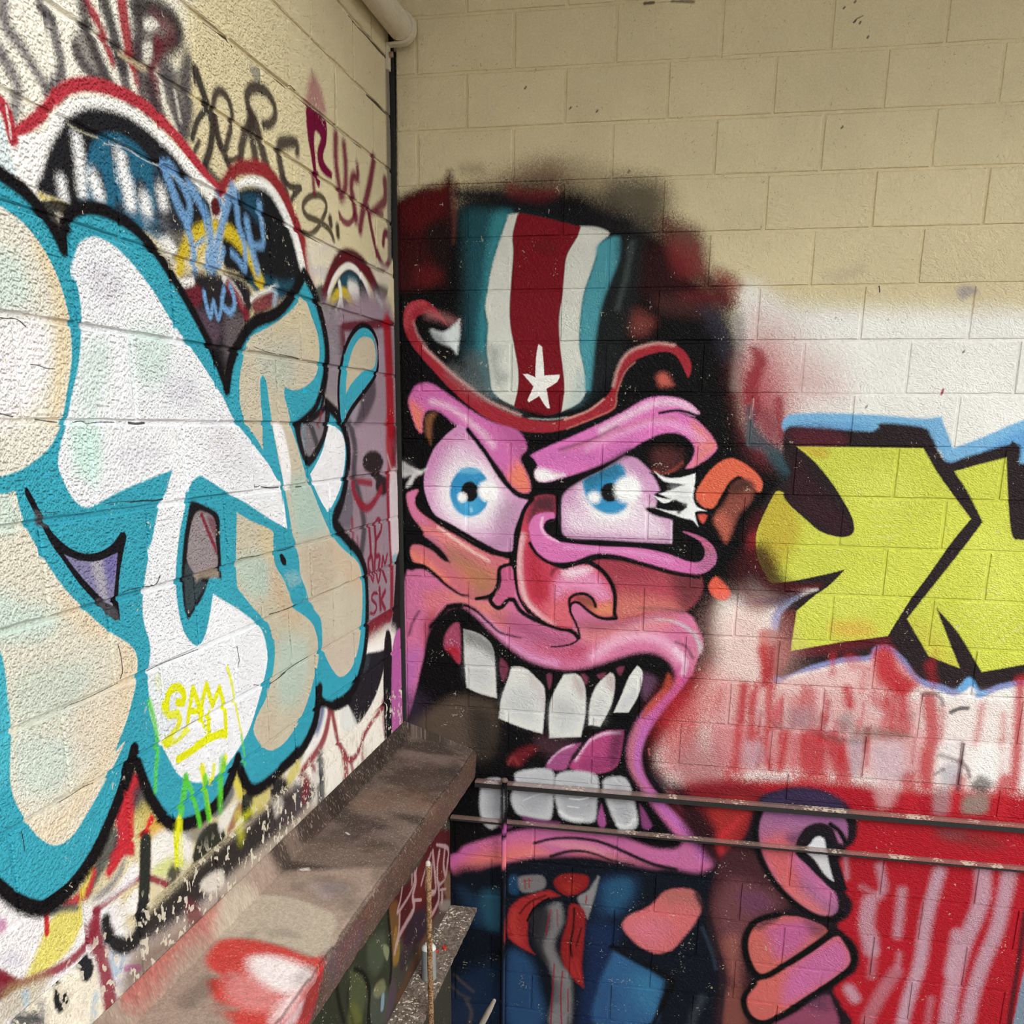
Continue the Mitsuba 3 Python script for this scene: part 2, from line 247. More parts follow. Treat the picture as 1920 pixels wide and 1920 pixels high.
F 7a3a50 7 90|862,-1110 894,-1126 882,-1164
F 7a3a50 7 90|1023,-1076 1058,-1065 1042,-1108
F 7a3a50 7 90|934,-1114 974,-1098 958,-1132
Fm dfdfda 6 100|300,-929! 357,-941 413,-972 443,-1022 453,-1116 461,-1255! 385,-1240 314,-1213! 303,-1077
Fc 505054 41 75|291,-918 366,-933 460,-993 451,-1069 385,-1025 300,-993
Fm dfdfda 6 100|530,-1097! 591,-1098 657,-1151 690,-1196 692,-1301 685,-1417! 576,-1391 470,-1355! 485,-1248 517,-1150
Fc b49aa6 28 40|610,-1125 694,-1186 697,-1300 649,-1246
Fm dfdfda 6 100|780,-1119! 848,-1118 882,-1183 886,-1306 868,-1418! 718,-1436! 715,-1299 734,-1212
Fc a07a80 24 50|830,-1116 877,-1165 870,-1231 823,-1168
Fc b8b4b0 47 50|732,-1240 788,-1256 799,-1312 744,-1335
Fm dfdfda 6 100|995,-1097! 1017,-1120 1009,-1241 958,-1360! 903,-1357! 907,-1248 936,-1161
Fc a07a80 22 50|983,-1093 1020,-1118 1014,-1193 976,-1149
Fm dfdfda 5 100|1117,-1057! 1143,-1088 1132,-1186 1088,-1282! 1019,-1287! 1050,-1205 1082,-1114
Fc a8aac0 22 40|1060,-1218 1120,-1158 1114,-1215 1053,-1275
F b4b6bc 47 50|328,-1038 423,-1070 423,-1194 338,-1180
F b4b6bc 48 50|499,-1256 574,-1194 649,-1246 632,-1363 528,-1331
F b4b6bc 47 50|733,-1279 815,-1235 863,-1308 820,-1397 745,-1393
F b4b6bc 46 50|925,-1246 970,-1224 964,-1320 919,-1332
F 5a3844 38 50|671,-1428 765,-1440 859,-1462 823,-1524 730,-1531 653,-1478
F 701e26 21 85|521,-1568 559,-1515 634,-1480 663,-1497 616,-1540 569,-1589
S a04040 10 50 58 60|521,-1583 545,-1546 569,-1579
Fm a05080 8 100|704,-1581 739,-1523 803,-1469 869,-1450! 825,-1524 801,-1585 740,-1595
Sc e8c8e0 9 80 56 56|716,-1557 757,-1504 831,-1460
Fm b3487c 8 100|823,-1578 860,-1506 913,-1424 985,-1381 1068,-1371! 1063,-1456 1037,-1557 937,-1598
Sc ecc8e4 11 85 65 66|847,-1536 904,-1441 976,-1395 1049,-1385
Fc 3c2030 28 70|1021,-1382 1075,-1369 1066,-1485 1028,-1566 999,-1509
Fc 7a2c58 29 50|862,-1560 934,-1515 1009,-1528 956,-1601
Fm d2d2d6 11 100|400,-1685 502,-1679 506,-1846 458,-1923 426,-1927 406,-1897 382,-1825
Fc 85858a 48 35|400,-1685 502,-1679 506,-1846 458,-1923 426,-1927 406,-1897 382,-1825
Fm d2d2d6 11 100|567,-1621 731,-1598 743,-1726 737,-1832 706,-1853 613,-1844 566,-1828 538,-1761 556,-1678
Fc 85858a 47 35|567,-1621 731,-1598 743,-1726 737,-1832 706,-1853 613,-1844 566,-1828 538,-1761 556,-1678
Fm d2d2d6 11 100|760,-1619 944,-1604 954,-1747 948,-1833 889,-1849 820,-1845 773,-1805
Fc 85858a 47 35|760,-1619 944,-1604 954,-1747 948,-1833 889,-1849 820,-1845 773,-1805
Fm d2d2d6 11 100|986,-1625 1083,-1608 1130,-1708 1154,-1809 1144,-1854 1099,-1867 1066,-1862 1030,-1797 996,-1704
Fc 85858a 46 35|986,-1625 1083,-1608 1130,-1708 1154,-1809 1144,-1854 1099,-1867 1066,-1862 1030,-1797 996,-1704
F 9a9aa2 35 60|425,-1714 487,-1709 488,-1815 426,-1837
F 9a9aa2 35 60|595,-1691 717,-1672 719,-1777 612,-1803
F 9a9aa2 34 60|786,-1707 921,-1679 932,-1790 811,-1801
F 9a9aa2 34 60|1032,-1669 1084,-1680 1118,-1788 1067,-1793
S e8e8e6 11 80 74 74|781,-1804 827,-1832 888,-1834
S efefec 4 90 32 32|825,-1731 870,-1733 915,-1719
S dcdcd8 4 80 28 28|818,-1772 871,-1775
S dcdcd8 4 60 27 28|596,-1764 657,-1730 718,-1713
S eeeeee 11 70 64 61|1061,-1842 1106,-1850 1138,-1811
S f0f0ec 12 80 76 73|410,-1905 434,-1915 465,-1899
F a2508a 8 100|962,-1827 979,-1745! 1005,-1847 980,-1866
F 8a4478 9 90|1160,-1729! 1192,-1774 1223,-1839 1180,-1847
F a85090 11 90|481,-1906 520,-1869 551,-1899 505,-1925
F 8a4478 11 70|597,-1846 736,-1857 782,-1861 737,-1881 629,-1875
S 23181e 8 100 69 107|654,-1987 738,-1955 838,-1939 952,-1942 1044,-1966 1135,-2001 1234,-2036 1346,-2055
S 2a1c1a 8 100 98 42|741,-2048 817,-2015 893,-2004 962,-2015 1046,-2040 1145,-2054
S 0d0c0e 10 100 122 129|1366,-1103 1293,-1226 1214,-1352 1182,-1430 1173,-1500 1192,-1576 1236,-1643 1298,-1704 1397,-1794 1482,-1881
S 50262e 19 60 92 93|1371,-1117 1300,-1233 1235,-1343
S 14182a 38 80 229 229|1233,-1588 1294,-1646 1355,-1703
S a85a60 3 70 44 44|1187,-1453 1194,-1483
F 5a4b40 38 95|87,-1364 248,-1267 393,-1268 458,-1311 446,-1487 367,-1561 2,-1535 -4,-1452
F 2c2622 54 80|327,-1320 445,-1338 459,-1526 353,-1576
F 3a3044 54 60|0,-1262 115,-1281 87,-1364 -4,-1466
F e06a50 6 100|1334,-282 1363,-214 1410,-155 1467,-126 1524,-144 1584,-188 1610,-229 1600,-265 1559,-237 1513,-198 1472,-224 1440,-283 1411,-335 1363,-329
Fm 8a4a40 15 100|1417,-379 1463,-304 1487,-238 1536,-212 1577,-240 1567,-302 1519,-365 1496,-443 1475,-485 1443,-437
Fc c06452 22 70|1410,-379 1459,-356 1492,-414 1475,-481 1444,-452
Fc 3c2a26 24 80|1466,-239 1535,-201 1587,-236 1539,-259 1490,-275
F d8584a 6 100|1349,-366 1387,-369 1371,-404 1355,-388
F e2604c 8 100|1413,-680 1441,-633 1482,-662 1512,-708 1487,-737 1444,-726
S 3a3030 15 50 97 98|1464,-640 1518,-668 1570,-681
F 7ab2dc 8 100|1684,47 1793,62 1943,60 2084,54 2218,44 2289,53! 2307,12 2350,-71! 2467,-21 2575,32 2709,69 2734,-102 2617,-172 2355,-164 2277,-69 2005,-18 1704,-22
F 5c94c8 16 60|1728,20 1933,22 2029,9 1936,-12 1730,-8
F 5c9ad4 20 70|2475,-80 2592,2 2687,3 2699,-76 2591,-78
F 8498c8 17 85|1552,-747 1700,-710 1811,-691 1779,-751 1745,-792 1741,-862 1713,-863 1689,-805 1704,-755
S 8a9cd0 15 80 162 162|1724,-773 1711,-843
S 8490c2 10 100 228 224|1738,-1083 1794,-1040 1884,-1010 2012,-967 2120,-951 2133,-919 2192,-908 2262,-963 2335,-1042 2433,-1071 2485,-1085 2529,-1037 2585,-1082 2655,-1049 2773,-1014
S 6aa8dc 8 100 166 162|2452,-1021 2509,-1073 2529,-1037 2546,-1022 2575,-1096 2598,-1088
F f0eeee 8 80|2529,-1085 2549,-1063 2567,-1083 2565,-1118 2504,-1129
F 2a2023 9 100|1688,-1 1798,3 2031,-8 2051,20 2101,24 2229,8 2263,-29 2330,-123 2413,-101 2587,-50 2607,-125 2642,-124 2744,-169 2866,-991 2749,-1019 2655,-1046 2588,-1078 2547,-1029 2522,-1027 2485,-1078 2432,-1064 2331,-1035 2261,-956 2192,-905 2132,-915 2117,-951 2012,-967 1875,-1011 1750,-1072 1704,-1003 1719,-897 1739,-780 1806,-708 1874,-668 1701,-675 1624,-618 1557,-508 1616,-322 1653,-256 1718,-190 1683,-106
F 5a2430 28 80|1703,-8 1840,0 1925,-33 1915,-71 1806,-76 1735,-63
F 44161c 29 95|1558,-412 1617,-337 1647,-446 1651,-594 1715,-659 1803,-678 1733,-704 1627,-656 1561,-560
F a02c30 25 70|1575,-455 1610,-432 1623,-513 1659,-601 1608,-603 1574,-530
F 741a24 18 70|1640,-632 1801,-656 1887,-652 1790,-701 1658,-677
F 641820 18 80|1739,-780 1797,-777 1800,-892 1783,-948 1726,-982 1731,-857
F 70202a 18 60|1810,-931 2023,-880 2163,-858 2187,-887 2028,-934 1814,-977
Fm cbd052 4 100|1736,-74! 1942,-73 2235,-73! 2303,-172 2381,-267 2453,-352! 2391,-450 2325,-575 2251,-710 2183,-860! 1954,-907 1786,-949! 1796,-770! 1863,-702 1922,-651 1980,-580! 1855,-617 1692,-651 1653,-617 1612,-536 1602,-440 1631,-344 1667,-260! 1696,-262 1729,-316 1797,-372 1865,-423 1952,-444 1995,-421 1993,-377 1959,-313 1888,-215 1811,-132
Fc b89a34 43 70|1590,-265 1695,-255 1775,-361 1771,-478 1661,-631 1599,-484
Fc dc9a4a 37 55|1945,-816 2057,-795 2132,-836 2066,-878 1964,-868
Fc c89a3c 21 60|1750,-74 1847,-76 1864,-110 1809,-118
Fc dbe06a 62 50|1954,-186 2120,-154 2232,-250 2137,-308 1977,-284
Fc dbe06a 58 40|1784,-626 2001,-662 2136,-612 2082,-763 1869,-774
Sc e2e78a 7 35 36 35|2056,-310 2164,-302
Sc e2e78a 7 35 36 36|2061,-360 2169,-351
Sc e2e78a 7 35 36 36|2065,-396 2173,-387
Sc e2e78a 7 35 36 36|2069,-439 2178,-430
Fm cbd052 5 100|2365,-163! 2457,-133 2555,-105! 2584,-263 2613,-379 2640,-428 2700,-431 2808,-427! 2883,-926! 2757,-950 2579,-996! 2465,-833 2364,-728! 2435,-874 2489,-984! 2414,-958 2358,-937! 2254,-781! 2362,-600 2448,-457 2500,-364! 2430,-249
Fc dbe06a 80 45|2473,-447 2636,-460 2683,-671 2547,-686
Sc e2e78a 10 30 48 47|2457,-728 2590,-619
Sc e2e78a 10 30 48 48|2487,-759 2612,-653
Sc e2e78a 10 30 48 48|2517,-790 2634,-688
Sc e2e78a 10 30 48 48|2547,-821 2656,-723
Sc e2e78a 10 30 48 48|2578,-852 2678,-757
Sc e2e78a 10 30 48 48|2608,-884 2700,-792
Fc c8b848 37 50|2254,-781 2352,-810 2489,-984 2358,-937
Fm 2c1c22 5 100|1721,-102 1781,-141 1881,-263 1983,-385 1999,-417 1984,-436 1943,-437 1877,-411 1790,-348 1702,-285 1723,-211
Fc 3c2028 46 50|1726,-138 1844,-245 1966,-399 1876,-402 1739,-285
F 2a2023 5 100|2555,-66 2588,-55 2608,-166 2641,-191 2818,-222 2845,-399 2664,-414 2641,-433 2616,-406 2589,-290
F 7c1c28 15 85|1654,-878 1719,-861 1786,-942 1766,-1028 1730,-1073 1690,-1076
F b8262f 17 85|1644,-879 1681,-877 1703,-989 1698,-1089 1674,-1091
F ca6068 42 60|1474,-1111 1719,-1110 1933,-1103 2117,-1112 2339,-1133 2372,-1302 2383,-1505 2132,-1512 1820,-1508 1501,-1520
F c85a62 43 55|1488,-1324 1736,-1320 2048,-1341 2091,-1500 1751,-1506 1500,-1504
F cf8a8c 41 50|2186,-1272 2370,-1288 2421,-1502 2224,-1504
F e2b6b4 54 35|2380,-1159 2753,-1133 2807,-1512 2425,-1531
F d4888a 27 60|1753,-1108 1848,-1051 1976,-1008 2104,-979 2139,-949 2202,-939 2289,-1031 2348,-1097 2117,-1112
F c4444c 27 70|2138,-943 2202,-935 2287,-1010 2333,-1077 2245,-1097 2153,-1082
S b8242f 12 61 133 134|2044,-1275 2046,-1355 2048,-1436
S c8505a 12 40 91 91|1708,-1123 1705,-1156 1701,-1190
S a01e2a 12 37 83 83|1972,-1237 1969,-1261 1965,-1284
S b8242f 12 55 48 49|2240,-1172 2243,-1248 2245,-1325
S a01e2a 12 68 129 130|1600,-1117 1601,-1203 1600,-1289
S a01e2a 12 57 100 101|1637,-1157 1635,-1202 1632,-1247
S d8a0a4 12 44 71 72|1687,-1353 1687,-1427 1686,-1502
S c8505a 12 53 135 135|1637,-1151 1634,-1178 1629,-1206
S c8505a 12 49 132 132|2020,-1268 2017,-1295 2013,-1322
S b8242f 12 68 65 65|1774,-1228 1775,-1301 1774,-1376
S d8a0a4 12 53 75 75|2306,-1160 2307,-1210 2306,-1261
S a01e2a 12 40 49 49|1498,-1136 1495,-1171 1490,-1207
S c8505a 12 34 123 124|2202,-1193 2203,-1252 2203,-1310
S b8242f 12 69 84 84|2151,-1282 2155,-1365 2157,-1450
S a01e2a 12 67 76 76|1681,-1243 1679,-1291 1676,-1341
S a01e2a 12 55 129 129|1968,-1172 1967,-1217 1964,-1261
S b8242f 12 54 42 42|2116,-1161 2116,-1217 2116,-1274
S c8505a 12 48 127 128|2276,-1082 2279,-1155 2281,-1229
S b8242f 12 43 130 130|1857,-1114 1859,-1202 1860,-1291
S a01e2a 12 62 112 113|1690,-1363 1689,-1428 1687,-1494
S d8a0a4 12 48 71 71|1590,-1229 1587,-1263 1583,-1295
S d8a0a4 12 58 143 144|2362,-1280 2367,-1371 2372,-1464
S a01e2a 12 63 47 48|1771,-1175 1771,-1231 1769,-1288
S c8505a 12 50 55 55|1953,-1139 1956,-1228 1957,-1319
S b8242f 12 61 128 128|1947,-1233 1948,-1292 1946,-1350
S c8505a 12 57 99 100|2103,-1251 2105,-1328 2107,-1406
S c8505a 12 44 144 145|2210,-1143 2214,-1234 2218,-1327
S c8505a 12 41 75 75|1662,-1332 1661,-1389 1658,-1448
S c8505a 12 56 76 77|1751,-1235 1752,-1306 1751,-1378
S a01e2a 12 58 136 137|2143,-1289 2143,-1337 2141,-1385
S a01e2a 12 44 55 56|2346,-1307 2347,-1366 2348,-1426
S d8a0a4 12 61 53 53|2226,-1147 2223,-1174 2220,-1201
S c8505a 12 31 119 120|2006,-1258 2006,-1311 2005,-1364
S a01e2a 12 37 128 128|1638,-1227 1637,-1297 1636,-1368
S a01e2a 12 35 39 40|2131,-1331 2135,-1425 2138,-1520
S b8242f 12 44 84 84|1769,-1152 1767,-1188 1763,-1224
S c8505a 12 46 33 33|2061,-1106 2059,-1141 2056,-1178
S c8505a 12 52 152 152|1741,-1212 1738,-1243 1733,-1273
S c8505a 12 63 150 151|1758,-1182 1757,-1241 1755,-1301
S c8505a 12 36 90 91|1871,-1306 1872,-1375 1871,-1446
S a01e2a 12 44 108 108|1832,-1222 1830,-1259 1826,-1296
S a01e2a 12 65 70 70|2251,-1076 2249,-1105 2245,-1133
S d8a0a4 12 69 68 68|1986,-1200 1990,-1292 1992,-1386
S c8505a 12 42 124 125|1840,-1347 1842,-1437 1843,-1528
S c8505a 12 41 94 94|1708,-1115 1710,-1205 1711,-1296
S d8a0a4 12 32 63 63|1905,-1128 1906,-1194 1905,-1261
F d8ccd0 18 26|1691,-1343 1751,-1334 1754,-1390
F 6e5c5c 18 35|1836,-1254 1881,-1258 1875,-1296
F b0a4ac 17 33|2362,-1204 2405,-1206 2394,-1234
F b0a4ac 18 42|2064,-1305 2092,-1298 2104,-1357
F d8ccd0 18 41|2143,-1186 2205,-1193 2204,-1227
F b0a4ac 18 20|2482,-1311 2558,-1307 2532,-1339
F d8ccd0 18 32|2419,-1350 2495,-1335 2457,-1388
F 8a7a7c 18 37|1907,-1248 1937,-1240 1963,-1295
F 8a7a7c 19 25|1570,-1465 1661,-1468 1590,-1518
F b0a4ac 18 25|2286,-1482 2372,-1486 2323,-1508
F b0a4ac 17 21|2424,-1184 2450,-1171 2456,-1205
F b0a4ac 18 29|2200,-1420 2226,-1406 2249,-1456
F b0a4ac 18 43|2296,-1469 2362,-1455 2343,-1506
F 6e5c5c 18 44|2174,-1382 2203,-1374 2228,-1410
F d8ccd0 18 22|2461,-1438 2528,-1425 2511,-1480
F 8a7a7c 18 44|2279,-1202 2335,-1199 2314,-1237
F d8ccd0 19 26|1661,-1392 1691,-1380 1724,-1435
F d8ccd0 19 26|1683,-1540 1760,-1524 1730,-1573
F 6e5c5c 18 27|1924,-1399 1999,-1393 1975,-1431
F 6e5c5c 18 30|2271,-1487 2328,-1489 2315,-1533
F b0a4ac 18 29|1636,-1227 1676,-1228 1698,-1269
F d8ccd0 18 22|2020,-1288 2066,-1287 2047,-1332
F d8ccd0 18 27|2527,-1435 2561,-1426 2556,-1460
F 8a7a7c 18 21|1808,-1364 1857,-1374 1838,-1386
F b0a4ac 18 38|2071,-1466 2106,-1473 2103,-1511
F 8a7a7c 18 38|1717,-1278 1780,-1283 1765,-1330
F 3a1418 37 90|1513,-580 1630,-484 1730,-618 1803,-685 1720,-760 1584,-766
F ab1b28 40 100|1403,-1609 1643,-1568 2017,-1535 2294,-1552 2842,-1524 3406,-1508 3631,-2794 1960,-3060 2058,-2742 2067,-2307 2028,-1898 1967,-1744 1840,-1650 1485,-1736 1384,-1691
F a41a28 73 60|1451,-1592 2204,-1565 2869,-1557 2869,-1708 2127,-1702 1506,-1680
F b22a34 76 80|1272,-1462 1381,-1246 1465,-1420 1571,-1568 1485,-1736 1357,-1667
F c8323a 89 70|1225,-1257 1372,-1095 1477,-1064 1500,-1238 1365,-1376 1276,-1541
F e0a8a0 119 60|1459,-796 1627,-740 1781,-948 1703,-1124 1492,-1113 1438,-1017
F a8888c 101 40|1297,-1460 1487,-1393 1547,-1571 1405,-1636
S b8242f 27 85 201 202|1666,-948 1686,-1033 1685,-1105
S a01e2c 27 80 167 168|1706,-946 1706,-1031 1705,-1103
S b8242f 23 75 206 209|1599,-1125 1589,-1272 1592,-1421 1586,-1520
S b8242f 23 80 136 137|1652,-1114 1646,-1209 1651,-1372
S b8242f 23 75 169 170|1720,-1117 1716,-1234 1728,-1306
S b8242f 23 85 137 138|1716,-1322 1717,-1426 1745,-1507
S b8242f 23 85 170 171|1799,-1331 1792,-1420 1786,-1504
S b8242f 23 40 302 304|1833,-1182 1827,-1270
S b8242f 23 60 232 234|1882,-1128 1902,-1279
S b8242f 23 80 570 574|1915,-1351 1926,-1469
S b8242f 23 80 369 369|1995,-1345 2046,-1452 2066,-1518
S b8242f 22 60 130 131|1965,-960 1973,-1037
S b8242f 23 50 301 301|2038,-976 2059,-989
S b8242f 22 85 195 196|2039,-1110 2059,-1181
S b8242f 22 85 414 422|2177,-940 2206,-1029 2275,-1081
S b8242f 22 40 194 196|2106,-1007 2104,-1113
S b8242f 22 65 511 514|2242,-1125 2277,-1266
S b8242f 22 50 260 260|2158,-1124 2189,-1172
S b8242f 21 35 187 187|2365,-978 2394,-1059
S b8242f 22 85 317 324|2383,-1123 2415,-1284 2409,-1400 2417,-1524
S b8242f 22 50 126 127|2445,-1168 2456,-1310
S b8242f 22 60 126 127|2600,-1143 2599,-1285 2593,-1385
S b8242f 21 50 105 105|2689,-1179 2707,-1291
S b8242f 21 85 215 218|2738,-1024 2762,-1286 2776,-1515
S b8242f 22 75 290 293|2549,-1491 2542,-1639
S b8242f 22 80 314 318|2732,-1475 2744,-1658
S b8242f 24 70 210 211|1559,-1545 1565,-1622
S b8242f 22 70 325 328|2342,-1494 2367,-1656
S b8242f 21 45 93 94|2694,-1292 2708,-1434
S b8242f 24 50 210 212|1615,-1541 1594,-1635
S b8242f 25 70 337 338|1972,-1526 1892,-1547
S b8242f 22 30 95 95|2384,-922 2379,-991
F d8b0b4 28 60|2219,-1519 2298,-1513 2291,-1625 2240,-1652 2206,-1580
F c8b8c4 35 60|2181,-1346 2291,-1337 2324,-1451 2278,-1514 2190,-1492
F b8a8b8 36 45|1624,-1381 1695,-1398 1713,-1457 1669,-1513 1617,-1465
F a48890 35 60|1797,-1228 1902,-1206 1910,-1293 1816,-1300
F b4a4b0 18 70|2076,-1354 2127,-1335 2131,-1497 2104,-1499
F 8a7c7c 25 60|2012,-1242 2062,-1216 2089,-1280 2031,-1299
F 7c6a62 25 60|2121,-1277 2266,-1281 2334,-1312 2206,-1329 2086,-1324
F 5c4a48 18 45|1912,-1315 2047,-1327 2142,-1349 2023,-1358
F e4dcde 34 60|2475,-1308 2531,-1347 2531,-1449 2460,-1499 2473,-1395
F efece8 24 85|2569,-1344 2693,-1327 2701,-1478 2613,-1485
F aca6b0 21 70|2472,-1439 2534,-1419 2551,-1505 2488,-1518
F 3f3a3a 19 75|2604,-1516 2635,-1462 2690,-1493 2675,-1524 2653,-1548
F 8a8a80 21 75|2585,-1569 2673,-1553 2677,-1634 2588,-1643
F a09ca0 21 50|2459,-1543 2516,-1538 2524,-1649 2466,-1654
S 6e5458 9 75 77 70|2356,-1112 2400,-1109 2430,-1121 2443,-1151
S 4e4a4c 7 90 92 92|2479,-1183 2514,-1163 2542,-1161
S 50404a 11 60 85 85|2459,-1382 2492,-1390 2525,-1398
S 5a3a44 10 70 86 83|2538,-1404 2574,-1430 2592,-1473
S 5a4048 10 60 72 71|2450,-1470 2479,-1446
S 60303c 9 70 96 96|2544,-1325 2547,-1418 2552,-1535
F 6a3030 42 60|2472,-1706 2577,-1711 2766,-1768 2719,-1803 2520,-1777
F 7a4448 21 50|2501,-1734 2606,-1731 2585,-1771 2519,-1770
S bd98a8 21 90 267 274|2524,-1939 2499,-2168 2495,-2410 2468,-2603 2453,-2767
S bd98a8 21 85 333 342|2706,-1919 2718,-2066 2675,-2290 2653,-2497 2650,-2738
S bd98a8 21 85 301 309|2814,-1908 2804,-2178 2766,-2375 2743,-2564 2739,-2725
S bd98a8 21 70 178 181|2266,-1939 2293,-2039 2278,-2089
S bd98a8 21 70 186 188|2376,-2049 2379,-2182 2381,-2278
S bd98a8 22 75 329 333|2241,-2121 2240,-2237 2275,-2370
S bd98a8 22 40 165 167|2283,-2290 2290,-2507
S bd98a8 23 80 251 251|2197,-2590 2227,-2637
S bd98a8 22 40 301 301|2395,-2473 2342,-2600 2298,-2749
S bd98a8 21 70 66 66|2112,-1908 2130,-2010
S bd98a8 24 50 91 91|2200,-2050 2261,-2081
S bd98a8 21 80 224 227|2636,-2237 2630,-2441
S bd98a8 21 50 107 107|2400,-2373 2400,-2442
S bd98a8 21 40 123 124|2566,-2589 2568,-2750
S 5a1822 9 100 117 120|2906,-2100 2915,-2355 2917,-2599 2923,-2698
F 7c8ca0 7 100|2946,-2380 2973,-2376 3020,-2703 2943,-2715 2940,-2536
F 34404e 7 60|2954,-2379 2973,-2376 3020,-2703 2992,-2707
F 10151f 39 100|232,-2202 381,-2141 545,-2109 811,-2052 1176,-2056 1406,-2074 1543,-2059 1620,-2276 1566,-2998 -213,-3271 40,-2589
F 2c5a70 39 75|388,-2291 486,-2280 497,-2461 440,-2488 393,-2422
F 244060 39 50|270,-2274 346,-2295 402,-2380 384,-2485 327,-2430
F 2b4c74 36 85|531,-2622 639,-2628 688,-2758 721,-2998 530,-3026
F 2c6480 33 80|1019,-2160 1123,-2130 1136,-2216 1060,-2313 1014,-2269
F 274670 47 50|965,-2166 1158,-2126 1130,-2295 990,-2351
F 1c2f56 48 75|937,-2397 1081,-2400 1068,-2522 1022,-2754 993,-2958 909,-2970 935,-2621
Fm 34608c 21 95|1068,-2522! 1178,-2568 1321,-2661! 1305,-2797 1275,-2916 993,-2958 1003,-2735
Fc 3a7ca0 58 60|1181,-2649 1308,-2673 1281,-2842 1188,-2793
Fc 2c4874 49 60|986,-2759 1075,-2705 1103,-2941 993,-2958
S 0d0c0e 13 95 149 137|1059,-2508 1178,-2568 1360,-2656 1331,-2773 1284,-2915
F 1f3656 62 50|288,-2769 441,-2686 499,-2783 482,-3033 208,-3073 248,-2904
F 222e44 62 60|209,-2866 326,-2807 346,-3053 128,-3085
S 6a5848 13 50 55 55|249,-2775 287,-2812 346,-2858
S 6a5848 13 40 55 56|209,-2823 268,-2879 326,-2904
S 6a5848 14 50 72 69|307,-2917 336,-2978 326,-3056
F 7a7678 10 95|575,-2182 696,-2157 708,-2225 601,-2258
S 902830 5 80 37 37|609,-2186 615,-2235
S 902830 5 80 37 37|632,-2179 635,-2228
S 902830 5 60 34 34|605,-2196 651,-2186
F 1c4468 13 80|531,-2185 572,-2170 578,-2269 532,-2264
F 8a8688 9 95|879,-2255 931,-2209 975,-2126! 982,-2130! 961,-2245 932,-2368! 899,-2312
S 902838 4 80 36 36|923,-2240 920,-2280
Fm 7e7a7c 20 95|717,-2343 790,-2300 810,-2392 784,-2466 768,-2540 807,-2637 855,-2704 858,-2977 754,-2993 774,-2809 762,-2706 713,-2588 684,-2499
F 2c2a2e 23 95|644,-2372 726,-2332 747,-2420 712,-2547 742,-2646 685,-2581 656,-2492
Fc 403c40 30 50|745,-2771 800,-2742 822,-2844 757,-2875
S 8a1c30 4 90 36 36|745,-2340 729,-2433 725,-2484
S 8a1c30 4 90 37 37|770,-2642 764,-2789 759,-2992
S 8a1c30 4 90 37 38|813,-2678 807,-2825 816,-2984
S 8a1c30 4 80 37 37|843,-2778 847,-2904
S 8a1c30 4 70 32 32|777,-2336 783,-2426
Fm a02a2c 10 100|538,-2354 588,-2298 670,-2254 738,-2231! 788,-2255! 698,-2297 640,-2374 628,-2475 638,-2556 667,-2599! 592,-2567 527,-2513 524,-2427
Sc c4483c 23 50 140 144|561,-2372 557,-2453 582,-2532
S 0d0c0e 6 80 47 46|716,-2263 634,-2313 589,-2378
S 0d0c0e 5 100 55 55|734,-2276 662,-2340 627,-2414
F 8a2022 9 100|758,-2180 804,-2137 920,-2132 918,-2201 838,-2251 779,-2227
F a83428 23 60|796,-2195 886,-2185 842,-2229
F 8e2224 10 100|844,-2298 908,-2316 920,-2379 914,-2521 910,-2644 925,-2759! 879,-2721 816,-2636 802,-2525 829,-2400
S 0d0c0e 6 90 54 56|863,-2316 861,-2426 851,-2550 902,-2728
S 0d0c0e 5 80 36 36|902,-2421 878,-2526
F b03030 16 60|852,-2601 889,-2606 911,-2727 864,-2702
S 121014 8 95 179 183|505,-2172 502,-2531 504,-3063
S 121014 8 90 159 161|500,-1666 499,-1884
F 7e1e26 36 100|1311,-1639 1718,-1603 1745,-1955 1538,-1976 1391,-1813
F a8302c 41 80|1485,-1736 1650,-1667 1638,-1829 1548,-1948
F 17121a 36 90|1310,-1617 1408,-1689 1529,-1840 1527,-2005 1393,-1853
F 1c151c 13 100|1585,-1944 1655,-1842 1687,-1707 1723,-1635 1804,-1600 1901,-1582 2000,-1596 2095,-1651 2147,-1729 2144,-1821 2108,-1871 2085,-1968 2129,-2077 2168,-2139 2158,-2208 2114,-2262 2197,-2340 2225,-2416 2213,-2497 2129,-2599 2172,-2685 2192,-2806 1606,-2893 1594,-2580 1515,-2335 1517,-2087
F 3c3050 26 80|1725,-1648 1868,-1585 2017,-1604 2087,-1652 2042,-1693 1876,-1671 1762,-1700
Fm 44242a 24 100|1560,-1956 1641,-1881 1704,-1922 1762,-2021 1846,-2109 1887,-2192 1805,-2241 1724,-2300 1686,-2385 1705,-2524 1742,-2663 1740,-2873 1610,-2893 1607,-2640 1546,-2402 1522,-2234 1534,-2075
Fc 7c4a50 55 70|1544,-2232 1612,-2077 1743,-2101 1834,-2168 1755,-2256 1677,-2386 1589,-2377
Fc a06058 42 70|1591,-2407 1659,-2368 1685,-2486 1677,-2631 1628,-2555
Fc 6a3c60 37 60|1643,-2151 1744,-2120 1802,-2202 1702,-2243
Fc 8c5248 39 70|1627,-2679 1698,-2669 1731,-2875 1624,-2891
Fm a06488 9 100|1723,-1732 1770,-1695 1927,-1690 2058,-1691 2102,-1742 2105,-1825 2076,-1837 2041,-1766 1981,-1744 1918,-1778 1884,-1857 1896,-1902 1969,-1971 2042,-2039 2092,-2110 2103,-2176 2075,-2215 2007,-2209 1918,-2161 1826,-2074 1758,-1966 1720,-1854
Fc d2605c 54 80|1725,-1873 1839,-1823 1917,-1948 1913,-2101 1826,-2072 1749,-1965
Fc d8706c 40 80|1824,-2053 1930,-2099 2057,-2201 1991,-2218 1865,-2136
